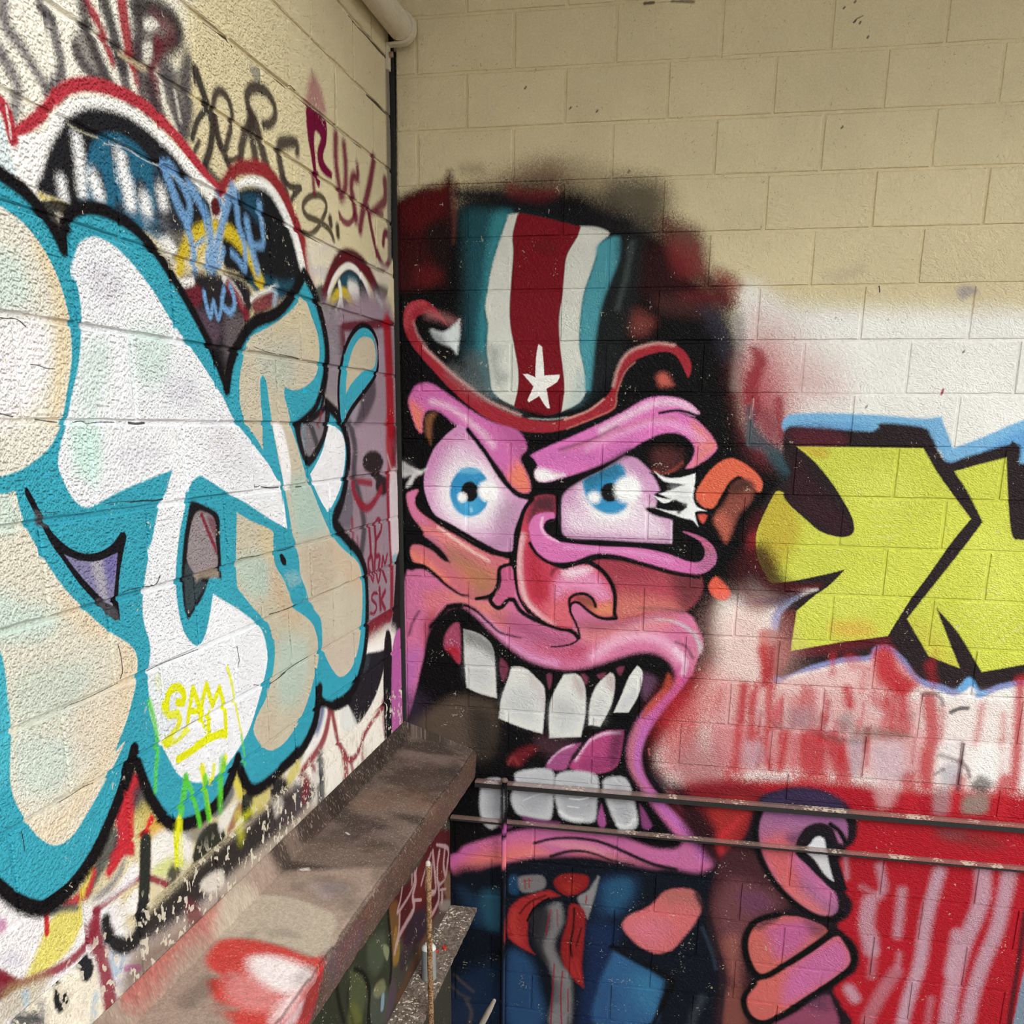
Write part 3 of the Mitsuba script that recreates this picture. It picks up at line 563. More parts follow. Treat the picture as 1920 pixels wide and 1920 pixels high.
Fc ca70a0 39 80|1897,-1912 1969,-1971 2042,-2039 2090,-2110 2052,-2143 1959,-2048 1885,-1970
Fc 8a5a94 43 70|1730,-1722 1927,-1685 2058,-1691 2101,-1798 2047,-1747 1882,-1745
Fc 403048 30 70|1847,-1823 1936,-1795 1892,-1856 1859,-1859
S 0d0c0e 7 100 112 110|2031,-1749 2075,-1782 2105,-1834
F 15131a 7 100|1888,-1903 1941,-1841 1970,-1797 2010,-1793 2039,-1832 2049,-1896 2091,-1948 2125,-2039 2141,-2071! 2079,-2082 2016,-2032 1952,-1972
F d8d6da 7 100|1954,-1849 1972,-1818 2005,-1818 2023,-1871 2044,-1953 2073,-2035! 2031,-2007 1983,-1941 1933,-1891
S 0d0c0e 11 100 129 141|1714,-1723 1698,-1800 1719,-1902 1751,-1984 1818,-2083 1911,-2169 2000,-2222 2077,-2233 2124,-2203
Fm c4645e 7 100|1711,-2371 1743,-2300 1823,-2250 1925,-2236 2012,-2257 2058,-2281 2067,-2309 1990,-2388 1894,-2481 1805,-2558 1760,-2550 1720,-2461
Fc bb609c 46 80|1811,-2309 1944,-2254 2014,-2284 1940,-2413 1858,-2463 1816,-2378
Fc 5c3448 27 60|1959,-2242 2054,-2260 2068,-2317 2001,-2325
Fc 28283c 18 70|1733,-2309 1806,-2250 1841,-2261 1760,-2325
Fm c96460 7 100|1726,-2707 1757,-2622 1897,-2511 2009,-2416 2102,-2323 2141,-2333 2182,-2402 2185,-2461 2123,-2539 2013,-2648 1900,-2757 1816,-2818 1753,-2789
Fc c068a4 46 80|1946,-2482 2104,-2342 2178,-2402 2154,-2505 2028,-2624 1913,-2702 1904,-2600
F 8c4660 13 100|1855,-2856 1969,-2747 2090,-2641 2126,-2671 2150,-2813
F 4a3048 32 60|2015,-2666 2098,-2634 2114,-2714 2037,-2725
S 0d0c0e 9 100 156 161|1839,-2236 1740,-2283 1698,-2373 1708,-2473 1752,-2559 1806,-2574 1896,-2499 1999,-2400 2077,-2316
S 0d0c0e 9 100 152 142|1757,-2620 1714,-2709 1744,-2804 1817,-2832 1910,-2770 2023,-2660 2133,-2553 2197,-2464 2194,-2395 2153,-2326
Fm cf6a6e 11 100|1105,-2379 1133,-2326 1200,-2286 1252,-2241 1301,-2177 1376,-2150 1445,-2161 1480,-2234 1455,-2324 1408,-2404 1351,-2486 1282,-2516 1210,-2496 1136,-2435
Fc a0645c 46 60|1281,-2160 1469,-2139 1477,-2254 1389,-2235 1321,-2253
Fc d87a92 56 50|1134,-2393 1255,-2319 1345,-2367 1262,-2477
S 241c24 13 90 118 117|1452,-2173 1512,-2285 1556,-2421 1601,-2558 1610,-2682 1606,-2893
S 3c4c5c 13 50 64 64|1490,-2348 1541,-2464 1570,-2563
S 505860 27 40 154 154|1514,-2737 1483,-2826 1470,-2914
F c23038 22 75|1528,-1854 1655,-1729 1579,-1849 1555,-1947
'''  # black strokes at corner gap and conduit: painted shade, plus the tube's own black
PAINT['left'] = '''
F 9c8c84 25 85|-50,-1270! 700,-1240 1500,-1230 2200,-1260 3300,-1290! 3300,-1520! -50,-1520!
F f3efe2 82 90|2726,857 1673,1372 1714,948 1856,670 1989,557 2469,364 2840,295
F e9e6ea 27 90|3040,-696 2527,-1053 2320,-1176 2426,-1411 3131,-1144
S 6a6468 15 90 208 123|2390,779 2384,728 2345,705 2308,675 2272,650
S 6a6468 14 85 156 153|2435,675 2395,666 2375,642 2371,615 2395,569
S 6a6468 11 70 104 107|2407,685 2403,660 2393,644
S 5c575b 12 90 191 122|2267,802 2244,782 2230,743 2226,708 2251,668 2283,645
S 3c383a 8 80 74 85|2276,794 2256,796 2236,791
S 5a5558 11 70 116 85|2224,701 2222,689 2252,660
S a02634 11 95 173 139|2126,878 2107,856 2071,837 2051,807 2035,782
F 4a4548 13 75|2184,763 2136,821 2112,829 2081,781 2046,744 2023,728 2091,717 2153,723
S 3c3638 16 90 202 203|2131,851 2116,807 2097,775 2063,738
S 4a4446 11 85 163 104|2166,761 2150,741 2110,726 2068,732
S 3c383a 13 95 217 222|2048,903 2030,863 2012,821 1992,783
S a02634 10 95 217 230|1976,934 1971,883 1961,838 1948,806
S 423c40 13 90 198 200|2007,796 1992,756 1971,721
F 4a4446 19 80|1932,933 1828,974 1746,982 1702,959 1714,916 1793,877 1842,821 1842,758 1828,719 1878,719 1917,741 1937,791 1942,844
S 2c282a 19 88 221 234|1924,927 1855,955 1789,967 1735,958 1734,929 1781,893 1829,873
S 3e383a 19 85 203 177|1905,929 1909,878 1929,842
S 6e2834 26 60 200 196|1834,932 1764,933 1818,881
S 46343a 15 85 169 183|1924,841 1927,794 1922,745 1902,717
S a02634 13 80 128 129|1958,803 1945,770
S 6a2630 18 85 235 259|1828,878 1839,841 1865,799 1867,756
S 3c3639 16 85 238 240|1888,778 1864,745 1843,719
F 5a565a 16 75|1808,851 1745,856 1685,895 1684,830 1693,766 1735,714 1787,720 1821,765 1834,809
S 4c484c 23 85 317 318|1800,834 1772,784 1752,739 1739,723
S 504c50 20 85 258 232|1691,894 1711,832 1709,772 1746,711
F f0ecdf 9 80|1890,910 1849,931 1820,927 1848,906 1888,897
F ece6da 8 70|1898,859 1858,872 1875,829 1900,821
S efe8da 8 70 65 66|1962,779 1954,742
S efe8da 8 60 67 68|1842,821 1824,778
S e8e2d4 8 60 70 71|1769,799 1752,739
S e8e2d4 9 70 79 81|1827,763 1778,712
F b8a888 5 80|2014,809 1947,815 1881,818 1903,799 1959,798 2011,799
S 242022 8 95 189 154|1654,880 1620,839 1595,804 1583,767 1602,714 1640,661
S 2a2628 6 95 96 111|1607,806 1660,765 1696,714
S 2a2628 6 90 90 90|1662,712 1692,681
S 2c282a 11 85 154 154|1638,659 1592,643 1550,630
S 3a2f2c 9 95 128 133|1548,730 1568,768 1571,811 1560,846 1535,869 1496,873 1467,854 1462,819 1484,780 1513,733
S 3a2f2c 9 95 159 147|1564,797 1551,754 1525,719 1496,693 1478,680
S 3a2f2c 5 90 82 83|1514,705 1466,717 1424,733
S 3a2f2c 10 95 196 150|1423,716 1413,758 1378,813 1336,859 1355,883 1362,904 1333,935 1280,955 1220,957 1176,937 1176,906 1216,875 1255,864
S 3a2f2c 12 95 230 235|1343,860 1337,804 1317,735
S 3a2f2c 12 95 240 244|1315,856 1285,808 1247,751
S 3a2f2c 13 95 172 270|1017,848 1018,873 1089,858 1150,834 1151,793 1135,752 1123,717 1109,694
S 3a2f2c 6 95 112 109|1127,748 1079,733 998,747 1026,731 1075,694
S 4a4030 6 95 105 120|993,613 930,618 841,667 776,734 822,758 917,738 983,699 960,671 850,673 754,663 717,635
S 4a4030 10 100 186 187|745,699 740,686
S 4a4030 11 100 194 194|675,684 673,665
F a05a68 26 75|922,1006 907,1056 884,1102 843,1128 797,1109 762,1072 757,1030
F 6e0c34 7 100|920,1010 856,1015 768,1020 745,991 756,940 791,893 773,873 708,857 715,837 788,835 835,855 840,898 806,945 853,952 867,915 862,876 847,838 826,802 843,781 879,811 897,857 919,912 928,959
S 6e0c34 12 90 151 151|889,801 884,761
S 6e0c34 20 95 237 234|662,989 670,916 655,854 627,802 584,837 572,910 582,977
S 6e0c34 16 95 176 256|446,943 444,902 498,893 520,847 494,807 475,757
S 6e0c34 7 90 122 119|650,738 618,722 561,721 512,742 486,770
S 6e0c34 16 95 247 243|250,1014 297,927 356,843 399,783 429,726
S 6e0c34 14 90 286 115|117,959 123,891 238,835 320,802
S 6e0c34 10 95 173 181|332,816 287,736 224,663 142,629 72,683 75,756 132,763 157,721
S 6e0c34 9 80 116 118|239,827 156,830
S b03440 6 100 127 181|2450,595 2422,586 2407,572 2397,539 2354,565 2305,598 2255,642 2202,679 2133,704 2050,720 1939,726 1845,712 1770,692 1698,664 1621,631 1536,610
F f2f1ee 5 100|2403,526 2304,564 2270,602 2211,647 2138,679 2053,697 1965,704 1872,694 1774,671 1667,636 1563,605 1560,538 2261,406 2361,436 2415,457
F d6e4e8 4 90|2491,561 2433,560 2420,533 2414,496 2412,457 2515,434
S b03440 6 100 120 158|2458,587 2426,583 2411,563 2402,530
S f0e8e4 3 70 30 30|2411,582 2407,550 2408,529
F 1e1e22 11 100|2345,448 2325,485 2296,533 2260,575 2217,616 2150,654 2074,673 1991,681 1900,673 1818,654 1758,631 1673,598 1607,557 1596,503 2097,437 2248,441
F 24607c 9 100|2142,585 2087,621 2021,634 1955,628 1896,606 1865,581 1815,541 1792,478 2055,430 2194,441 2205,469 2174,533
F 2b2b30 11 85|2075,593 2004,601 2005,573 2050,567
F 2b2b30 11 85|2137,544 2114,538 2105,490 2128,499
F 2b2b30 12 85|1971,557 1934,551 1950,513 1986,520
F 2b2b30 13 85|1897,598 1865,581 1815,541 1792,478 1880,488 1898,534
F 2b2b30 12 85|2063,490 2021,475 2043,447 2071,465
S f2f2f2 18 95 170 167|2194,578 2191,540 2192,498 2193,481
S f2f2f2 17 95 136 137|2264,482 2261,457
S f2f2f2 19 95 199 201|2148,513 2134,489
S f2f2f2 20 95 194 195|2031,585 2030,553
S f2f2f2 21 95 222 224|2016,533 2009,494
S f2f2f2 23 95 231 232|1945,509 1939,476
S f2f2f2 24 95 180 181|1868,545 1862,521
S f0f0f0 12 90 117 116|1935,482 1952,469
S f0f0f0 28 95 298 302|1860,450 1832,429
S d8d8d8 14 60 122 124|1904,435 1865,424
F 24607c 11 80|2067,461 1954,483 1858,466 1904,433 1961,443 2015,457
F 2b2b30 14 85|1935,457 1823,488 1761,468 1757,420 1837,397 1811,425 1851,447
F 64686e 14 70|1928,406 1858,399 1843,359 1883,375
F 2b2b30 12 80|1914,491 1775,518 1758,490 1857,472
F c6b23c 7 85|2349,445 2318,445 2254,444 2249,430 2282,411 2319,420
F e6e2d4 7 80|2327,435 2271,434 2298,403 2317,417
S c8c4a8 4 60 28 27|2211,605 2166,602 2110,606
S e0e4e0 3 60 17 19|2095,599 2002,613 1925,606 1856,610
S ddd8c4 6 60 57 54|1816,602 1720,590 1613,600
S 8e2a30 11 100 162 346|1557,620 1515,656 1440,700 1314,732 1213,729 1126,688 1051,628 991,555 946,476
F f0efec 8 100|1541,602 1472,649 1388,690 1274,711 1172,691 1084,635 1017,558 984,464 1054,461 1096,532 1211,629 1308,674 1420,655 1506,587
F 18191c 13 100|1546,569 1475,629 1378,667 1263,683 1177,650 1097,588 1048,514 1028,458 1196,379 1361,383 1479,414 1566,429
F 1f4e66 19 80|1422,638 1296,653 1320,584 1387,600
F 1f5064 16 80|1383,427 1172,438 1089,450 1196,379 1375,381
F f0efec 12 60|1615,586 1543,591 1521,574 1612,529
F 5a1a20 7 100|1617,576 1590,597 1556,588 1573,553 1609,546
S 6fa0c4 10 90 113 114|1566,602 1544,564
S d0b62c 12 95 179 251|1812,372 1789,416 1734,465 1650,504 1553,521 1467,506 1391,467 1329,405
S d0b62c 9 70 99 89|1720,411 1669,456 1594,490
F c6c8c0 7 90|1617,491 1580,503 1579,427 1616,421
S 6f9dcc 10 90 175 169|1844,610 1821,573 1787,531 1760,506
S 6f9dcc 10 90 132 159|1823,620 1777,597 1731,552 1750,498
S 6f9dcc 11 90 179 195|1725,594 1675,564 1636,519 1634,456 1654,400
S 6f9dcc 10 90 162 171|1486,641 1534,571 1581,497 1631,398
S 6f9dcc 11 90 178 112|1462,629 1460,552 1428,501 1436,437 1474,454 1511,465
S 6f9dcc 14 90 185 185|1405,568 1386,509 1353,444
S 6f9dcc 11 90 180 83|1314,626 1301,564 1306,522 1372,511
S 6f9dcc 11 90 147 145|1752,488 1728,430 1739,361
S 6f9dcc 8 90 107 86|1560,468 1592,420 1631,398
S 6f9dcc 6 90 55 56|1714,453 1665,477
F 242226 17 100|1826,344 1724,384 1570,401 1454,406 1392,355 1427,304 1533,212 1609,127 1695,200 1772,284
F 6a2330 11 90|1805,331 1729,355 1699,329 1738,293 1791,303
F 5f4a58 21 70|1739,288 1660,280 1604,252 1659,203 1712,242
F 6a5f64 26 70|1573,295 1455,301 1490,239 1579,163 1594,230
S f2efea 9 90 113 112|1851,346 1805,347 1750,360
S f0eeea 9 90 111 129|1572,390 1512,370 1464,335
S 7a1f2c 10 90 176 194|1549,376 1489,344 1441,303
S f2efea 8 90 81 82|1407,354 1332,381 1239,408
F 752a34 10 95|1392,355 1241,395 1213,364 1294,336 1384,314
S 9fc4d4 16 70 150 149|1224,407 1245,360
S 6f9dcc 7 95 96 71|1692,336 1685,310 1666,279 1642,320 1624,278 1595,315
S 6f9dcc 8 95 96 103|1576,361 1594,320 1546,303 1516,335 1537,372
S a99bc0 10 50 77 74|957,540 865,580 749,613
F 8a7fae 9 80|941,515 778,535 793,496 856,484 864,497 934,487
F dcd3c2 19 70|960,599 639,620 702,550 797,455 864,410 940,437
F 24262a 11 90|930,438 857,469 808,454 823,408 884,408
S 5c1820 12 100 238 385|830,436 772,499 689,567 584,602 464,605 353,578 263,523 213,456
F 262c30 8 100|768,429 707,497 624,546 553,565 457,555 384,516 324,448 352,424 721,366
F 1f5060 17 90|685,500 589,548 482,543 473,512 594,496
S e8e4de 7 100 90 133|787,449 728,505 634,556 552,575 468,565 383,528 291,439
S e4e0dc 20 95 305 417|560,493 500,485 515,451
S c8b02c 10 95 166 228|770,414 700,456 620,470 564,449 500,416
S e8e6e0 8 90 139 119|674,497 668,448 732,365
S e8e6e0 9 90 127 124|662,449 650,396 662,340
S dcd8d4 5 95 107 113|640,390 509,391 379,417 228,437 82,444
F 26262a 14 85|261,548 118,563 137,513 226,472 293,494
F d8cfc0 16 60|335,629 83,633 73,573 119,550 260,566
S 2e2a2a 10 60 56 52|724,547 664,597 582,622 463,622 310,608 143,616
F c0b43c 8 90|864,410 802,406 805,380 847,375
F dcd6cc 9 80|877,379 795,381 765,354 841,339
F 937f8a 43 100|874,350 25,436 120,-945 273,-937 479,-869 526,-655 744,-412 935,-200 697,65 685,181
F 5f1a28 9 90|841,335 787,352 645,338 641,259 677,245 750,298 824,303
F 5f1a28 9 95|642,366 68,432 70,400 289,375 633,335
F 7d7a82 10 80|824,307 748,309 678,229 712,116 825,96 872,148
S 33343a 13 90 182 242|843,413 765,361 698,259 672,182
S b8b4b4 16 60 117 119|265,506 197,479
F 3c343c 19 85|484,107 319,182 297,108 413,22 521,-17 668,-17 613,53
S a49aa4 22 80 273 268|512,81 608,-13
F 9a8a98 13 50|277,350 146,379 158,226 260,220
F a58d9c 23 60|595,-13 161,-13 176,-215 511,-186 603,-97
F 5c5a66 18 80|748,-243 618,-251 632,-397 751,-386 791,-323
S 3a393e 17 90 262 277|608,-13 566,-98 587,-192 522,-310 491,-411 525,-499
F 2a2022 10 100|224,-161 253,-189 323,-204 404,-200 467,-180 488,-152 462,-126 397,-111 316,-112 249,-132
F 2a2022 10 100|145,-265 166,-289 214,-302 270,-298 314,-280 329,-254 310,-231 264,-218 208,-220 162,-238
S 2a2022 9 100 266 271|349,-193 266,-230
S 861e30 11 95 214 170|604,-234 583,-279 510,-324 431,-339 345,-318 255,-273
S 861e30 9 90 133 139|540,-225 381,-242
S 861e30 12 80 110 112|629,-367 622,-425 627,-486
S 861e30 10 70 87 88|573,-448 565,-503
S 7c1830 8 95 135 136|431,-417 422,-483 419,-530
S 7c1830 8 95 141 143|361,-424 352,-491 363,-537
S 7c1830 6 95 88 109|361,-419 309,-396 273,-414 284,-451 344,-478
S 7c1830 7 95 127 110|453,-596 449,-554 407,-546 397,-599
S 7c1830 8 95 123 127|376,-607 365,-556 307,-559 326,-610
S 7c1830 6 95 116 91|282,-616 263,-565 235,-598 201,-563
S 7c1830 6 95 92 93|457,-647 439,-603 401,-651 384,-616
S 7c1830 5 95 85 91|356,-620 330,-667 297,-623
S 7c1830 6 95 107 108|267,-628 225,-679
S 7c1830 5 95 80 80|348,-713 398,-705 422,-725 367,-759 369,-783 413,-794 434,-785
S 7c1830 9 95 144 145|318,-698 310,-789
S 7c1830 8 95 131 126|244,-721 292,-752 250,-800
S 861e30 12 95 230 237|163,-216 167,-346 150,-494 144,-645 157,-817
F 7a1826 9 95|500,-830 157,-817 177,-875 271,-872 290,-923 520,-903
S 9a1420 21 95 529 540|130,399 113,228 108,90 100,-22
S 9a1420 24 90 533 531|122,-3 135,-83 124,-136 112,-194
S 6a1420 22 80 311 312|54,-41 78,-157
S b0a4a4 10 60 85 88|170,-135 113,-204 84,-244
F d6cacc 13 85|130,-217 34,-217 14,-408 42,-583 125,-598 146,-445
F 6aa4b0 9 80|124,-578 59,-581 78,-619 126,-608
F 1c191c 9 100|68,-595 -7,-605 20,-1014 184,-978 143,-851 100,-703
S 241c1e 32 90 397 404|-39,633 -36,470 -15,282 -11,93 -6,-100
S a01824 16 80 177 178|-25,311 -25,189
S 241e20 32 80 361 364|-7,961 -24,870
F e8e2d8 37 100|1020,-980 118,-920 120,-1549 728,-1478 1255,-1315 1232,-1119
F efece8 10 90|550,-930 261,-950 250,-1004 470,-963
F 222026 8 100|565,-945 339,-973 249,-989 268,-1041 319,-1101 445,-1179 643,-1219 714,-1140 746,-1074 652,-1024
F 33424c 20 60|565,-945 470,-963 502,-1014 585,-1013
F d8dcd8 12 70|797,-1088 737,-1114 643,-1219 760,-1216 829,-1162
S 8a2c38 11 95 171 129|909,-1082 887,-1153 848,-1239 746,-1341 641,-1343 568,-1293 451,-1259 314,-1238 280,-1195
S 8a2c38 14 90 250 276|806,-1306 788,-1375 804,-1408
S 8a2c38 10 80 156 158|734,-1346 713,-1402
S 8a2c38 14 70 181 171|582,-1289 600,-1342 592,-1401
S 8a2c38 15 70 179 173|313,-1217 311,-1302 294,-1382
S 8a2c38 14 95 258 189|937,-1074 978,-1142 1037,-1181 1146,-1205 1209,-1221
F e6e4e2 13 85|1088,-1055 959,-1067 998,-1127 1068,-1166 1164,-1185 1245,-1195 1304,-1207 1375,-1185 1240,-1154 1145,-1106
S 3e4e86 20 85 243 223|1000,-1038 1027,-1082 1062,-1107
S 8d8652 16 85 162 160|1065,-1040 1132,-1084 1179,-1137 1222,-1165
F c8bc5c 15 85|1339,-1186 1241,-1158 1227,-1206 1288,-1234 1343,-1221
F bf2e38 8 100|2258,-848 2193,-866 2181,-903 2221,-935 2241,-1001 2251,-1066 2292,-1052 2327,-1067 2361,-1077 2374,-1060 2345,-1028 2312,-980 2312,-929 2281,-890
F 3a3c44 18 90|2224,-897 2163,-904 2154,-961 2195,-988 2233,-951
F 3c4246 12 90|2341,-957 2303,-974 2319,-1019 2389,-1058 2447,-1090 2436,-1065 2397,-1013
F c0b060 21 80|2188,-948 2138,-974 2108,-1025 2171,-1064 2222,-1047 2236,-971
F dcab48 19 80|2178,-995 2090,-1032 2077,-1072 2169,-1054
S d02a2c 7 100 137 132|2166,-1006 2183,-1026 2203,-1039
F e9e7e2 16 90|2171,-1064 2057,-1070 1982,-1125 1994,-1204 2115,-1193 2177,-1162
F c4cc4c 16 70|2174,-1141 2069,-1151 2016,-1206 2115,-1193 2169,-1169
S 8a2c38 6 95 106 94|2425,-1132 2338,-1131 2237,-1138 2170,-1177 2119,-1217
F ece8e4 7 95|2294,-1169 2249,-1160 2259,-1221 2309,-1205 2349,-1199
F 3c4a80 17 75|2427,-1100 2347,-1089 2293,-1062 2315,-1094 2383,-1113
F ecebee 14 90|2415,-1122 2335,-1116 2263,-1087 2233,-1113 2254,-1135 2370,-1130
F b92c36 8 95|2540,-1051 2448,-1054 2412,-1016 2400,-1032 2430,-1078 2469,-1088 2529,-1071
F 454c48 10 90|2584,-1042 2527,-1058 2463,-1096 2486,-1104 2563,-1072
S d8c850 9 85 85 84|2412,-1016 2457,-1064 2491,-1132
F d9cc62 11 95|2569,-1069 2485,-1100 2468,-1124 2511,-1166 2569,-1181 2634,-1176 2675,-1160 2630,-1116
S c0302c 4 100 81 82|2587,-1040 2594,-1094
F c674a8 8 80|2720,-991 2705,-1000 2704,-1027 2726,-1023
F a8a6c4 15 40|2724,-1070 2681,-1091 2686,-1120 2728,-1095
S 8a2838 8 95 88 141|2762,-1092 2704,-1151 2635,-1180 2545,-1201 2488,-1199 2433,-1180 2418,-1136
F 7a1c2c 7 95|2769,-1070 2692,-1154 2718,-1165 2784,-1150
F a49468 16 60|2751,-1154 2691,-1150 2599,-1198 2643,-1224 2704,-1221 2761,-1211
F eadfc6 12 80|2687,-1224 2618,-1230 2495,-1236 2453,-1252 2438,-1346 2424,-1453 2717,-1289
S 8a2838 12 95 241 271|2438,-1166 2421,-1244 2411,-1330 2408,-1453
F 8fb4cc 11 70|2393,-1266 2330,-1286 2338,-1332 2381,-1343 2390,-1300
F f0ece4 5 80|2373,-1294 2349,-1297 2362,-1323
S b05090 5 85 83 82|2335,-1342 2308,-1356 2276,-1378
S 8fb4cc 8 70 101 101|2684,-1192 2680,-1219
S 8fb4cc 13 60 119 119|2460,-1342 2477,-1395
S 26282c 6 100 236 237|2481,-1240 2477,-1263
S 222224 6 100 106 106|2579,-1235 2591,-1263 2582,-1293 2562,-1296 2565,-1274
F e8dcc4 3 80|2585,-1231 2560,-1247 2570,-1261 2585,-1251
F 30343c 11 90|2717,-1223 2660,-1251 2637,-1297 2727,-1244
S 5a5860 12 60 117 118|2640,-1245 2641,-1284
F c7babc 31 45|2392,-1261 2225,-1285 2092,-1299 1877,-1323 1757,-1343 1886,-1383 2101,-1354 2233,-1337 2338,-1332
Fm 1c191a 27 95|2255,-1251 2181,-1246 2021,-1239 1840,-1232 1665,-1245 1465,-1239 1276,-1256 1172,-1265 1109,-1351 1323,-1371 1583,-1356 1772,-1355 1929,-1360 2099,-1343 2213,-1326 2282,-1309
Fc 5a4a50 56 50|1472,-1293 1140,-1300 1151,-1397 1405,-1379
F e4dcd0 12 80|1954,-1297 1896,-1294 1828,-1315 1823,-1363 1894,-1359 1936,-1331
F ddd6cc 13 50|1465,-1239 1403,-1235 1378,-1289 1443,-1305
F 6e2a34 16 80|2031,-1307 1964,-1367 1961,-1419 2024,-1397 2037,-1346
F 6a5048 32 55|2234,-1343 2002,-1397 1689,-1417 1427,-1428 1084,-1472 513,-1494 465,-1530 1012,-1528 1496,-1483 1895,-1443 2169,-1410 2298,-1402 2377,-1363
F a03c48 20 60|2271,-1459 2116,-1454 1944,-1460 1799,-1461 1778,-1493 1947,-1484 2121,-1482 2238,-1486
S 2b2d28 7 100 261 268|2197,-1056 2210,-1124 2226,-1194 2238,-1227
S 242324 10 100 265 187|2238,-1227 2259,-1277 2305,-1290 2359,-1259 2387,-1210 2390,-1177
F 303228 8 100|1986,-1220 1969,-1179 1931,-1148 1863,-1142 1808,-1176 1793,-1222 1852,-1227 1921,-1226
F 33342c 9 100|1680,-1159 1650,-1132 1611,-1144 1587,-1190 1609,-1235 1663,-1226 1684,-1190
F 2a2826 17 100|1455,-1159 1365,-1185 1340,-1238 1435,-1237 1490,-1201
F 2a2826 12 90|2117,-1203 2103,-1176 2073,-1178 2048,-1214 2101,-1229
S 35363a 21 85 260 262|1042,-1224 1039,-1301
S 33343a 17 85 363 366|1053,-1323 1050,-1397
S 7a2430 14 85 175 177|1108,-1240 1093,-1290
S 7a2430 21 80 228 293|1211,-1242 1176,-1285 1200,-1320
S 4a4448 19 70 242 245|1272,-1261 1252,-1334
F e0dad2 10 80|1110,-1257 1051,-1306 1075,-1324 1114,-1291
F 42444c 12 60|2023,-1094 1950,-1092 1863,-1114 1936,-1167 1994,-1141
F 5a6068 13 90|1827,-1065 1771,-1058 1724,-1073 1722,-1113 1797,-1141 1857,-1131 1871,-1096
F e4e2dc 11 85|1819,-1147 1740,-1136 1697,-1145 1716,-1175 1791,-1195 1824,-1188
F 8c4038 11 80|1762,-1193 1713,-1154 1683,-1151 1681,-1190 1737,-1218 1779,-1215
F d4c848 8 90|1734,-1047 1684,-1047 1634,-1122 1659,-1138 1689,-1141 1712,-1092
F c8bc68 12 85|1593,-1164 1513,-1172 1472,-1184 1496,-1235 1554,-1235 1608,-1220
F 8a7f88 37 90|1069,263 817,427 690,350 705,-13 806,44 906,60
S 121013 10 100 262 286|2782,579 2605,493 2466,446 2421,434 2370,414 2324,379 2293,344! 2279,346! 2257,391 2235,418 2195,436 2117,443 2020,430 1935,397 1848,336 1749,255 1663,175 1598,90! 1562,147 1500,215 1388,284 1234,324 1104,396 1000,475! 924,425 850,322 832,208 896,75 949,39 1127,-8! 1085,-103 1036,-147! 892,-70 819,49! 686,-3 653,-130 724,-278 819,-358! 695,-444 559,-527 482,-653 514,-873 604,-1016 755,-1065 891,-1057 1032,-980! 1083,-1080 1205,-1130 1368,-1144 1260,-1129 1454,-1152 1583,-1144 1644,-1088 1683,-1009! 1782,-1080 1913,-1098 2036,-1070 2099,-1023 2152,-946 2184,-864 2208,-801! 2260,-862 2333,-935 2409,-997 2494,-1026 2556,-1033 2600,-1024 2659,-974 2716,-905 2890,-723 3027,-532 2782,579
Fm 379db2 8 100|2782,579 2605,493 2466,446 2421,434 2370,414 2324,379 2293,344! 2279,346! 2257,391 2235,418 2195,436 2117,443 2020,430 1935,397 1848,336 1749,255 1663,175 1598,90! 1562,147 1500,215 1388,284 1234,324 1104,396 1000,475! 924,425 850,322 832,208 896,75 949,39 1127,-8! 1085,-103 1036,-147! 892,-70 819,49! 686,-3 653,-130 724,-278 819,-358! 695,-444 559,-527 482,-653 514,-873 604,-1016 755,-1065 891,-1057 1032,-980! 1083,-1080 1205,-1130 1368,-1144 1260,-1129 1454,-1152 1583,-1144 1644,-1088 1683,-1009! 1782,-1080 1913,-1098 2036,-1070 2099,-1023 2152,-946 2184,-864 2208,-801! 2260,-862 2333,-935 2409,-997 2494,-1026 2556,-1033 2600,-1024 2659,-974 2716,-905 2890,-723 3027,-532
Fc 2f9ab2 74 35|1330,-310 793,-522 469,-655 507,-1106 1067,-1118 1437,-1150 1587,-1094 1216,-760
Fc 5cc4d4 20 40|2619,-442 2599,-535 2639,-715 2722,-683 2675,-430
Fm dedacd 3 100|2706,436 2493,418 2463,397 2407,381 2351,342 2313,293 2293,240 2285,189 2291,128 2317,62 2347,0 2395,-53 2461,-87 2520,-104 2592,-109 2811,-94
Fc e0cda8 26 85|2381,400 2334,359 2295,296 2278,222 2294,130 2343,25 2386,-10 2362,81 2335,194 2348,280 2379,338
Fc c2d8d0 31 70|2538,312 2430,310 2410,238 2468,202 2561,192
Fc f1eef2 32 80|2535,175 2371,191 2384,80 2471,12 2569,-10
Fm e9ebef 4 100|2258,308! 2247,339 2222,372 2172,393 2118,392 2047,370 1949,313 1853,234 1766,178 1684,117 1618,63 1562,5 1449,-65 1277,-172! 1254,-221 1233,-344! 1360,-301 1501,-245 1618,-204 1713,-168 1780,-143! 1834,-162 1870,-215 1913,-290 1948,-392 1951,-477 1930,-554 1878,-604 1834,-601 1794,-555 1756,-479! 1600,-557 1480,-631 1440,-702 1450,-778 1566,-912 1654,-969 1772,-1006 1855,-1010 1940,-987 2016,-937 2064,-866 2108,-784 2128,-714 2120,-723 2121,-638 2096,-560 2114,-491 2111,-437 2086,-366 2043,-287 2002,-216 1958,-176 1919,-123! 2041,-142 2170,-165 2280,-190 2334,-173 2366,-126 2377,-92 2359,-48 2324,9 2297,63 2266,121 2246,193 2243,267
Fc cdc8d4 29 55|2175,345 2074,312 2131,238 2203,300
Fc c2d8d0 40 70|2046,210 1898,210 1915,101 2041,96
Fc c9c8d4 36 55|1913,115 1776,108 1757,36 1897,47
Fc c4e6da 28 80|2320,-14 2216,-14 2236,-133 2315,-119 2328,-61
Fc d4d2dc 32 50|2184,-77 2041,-54 1944,-83 2099,-113
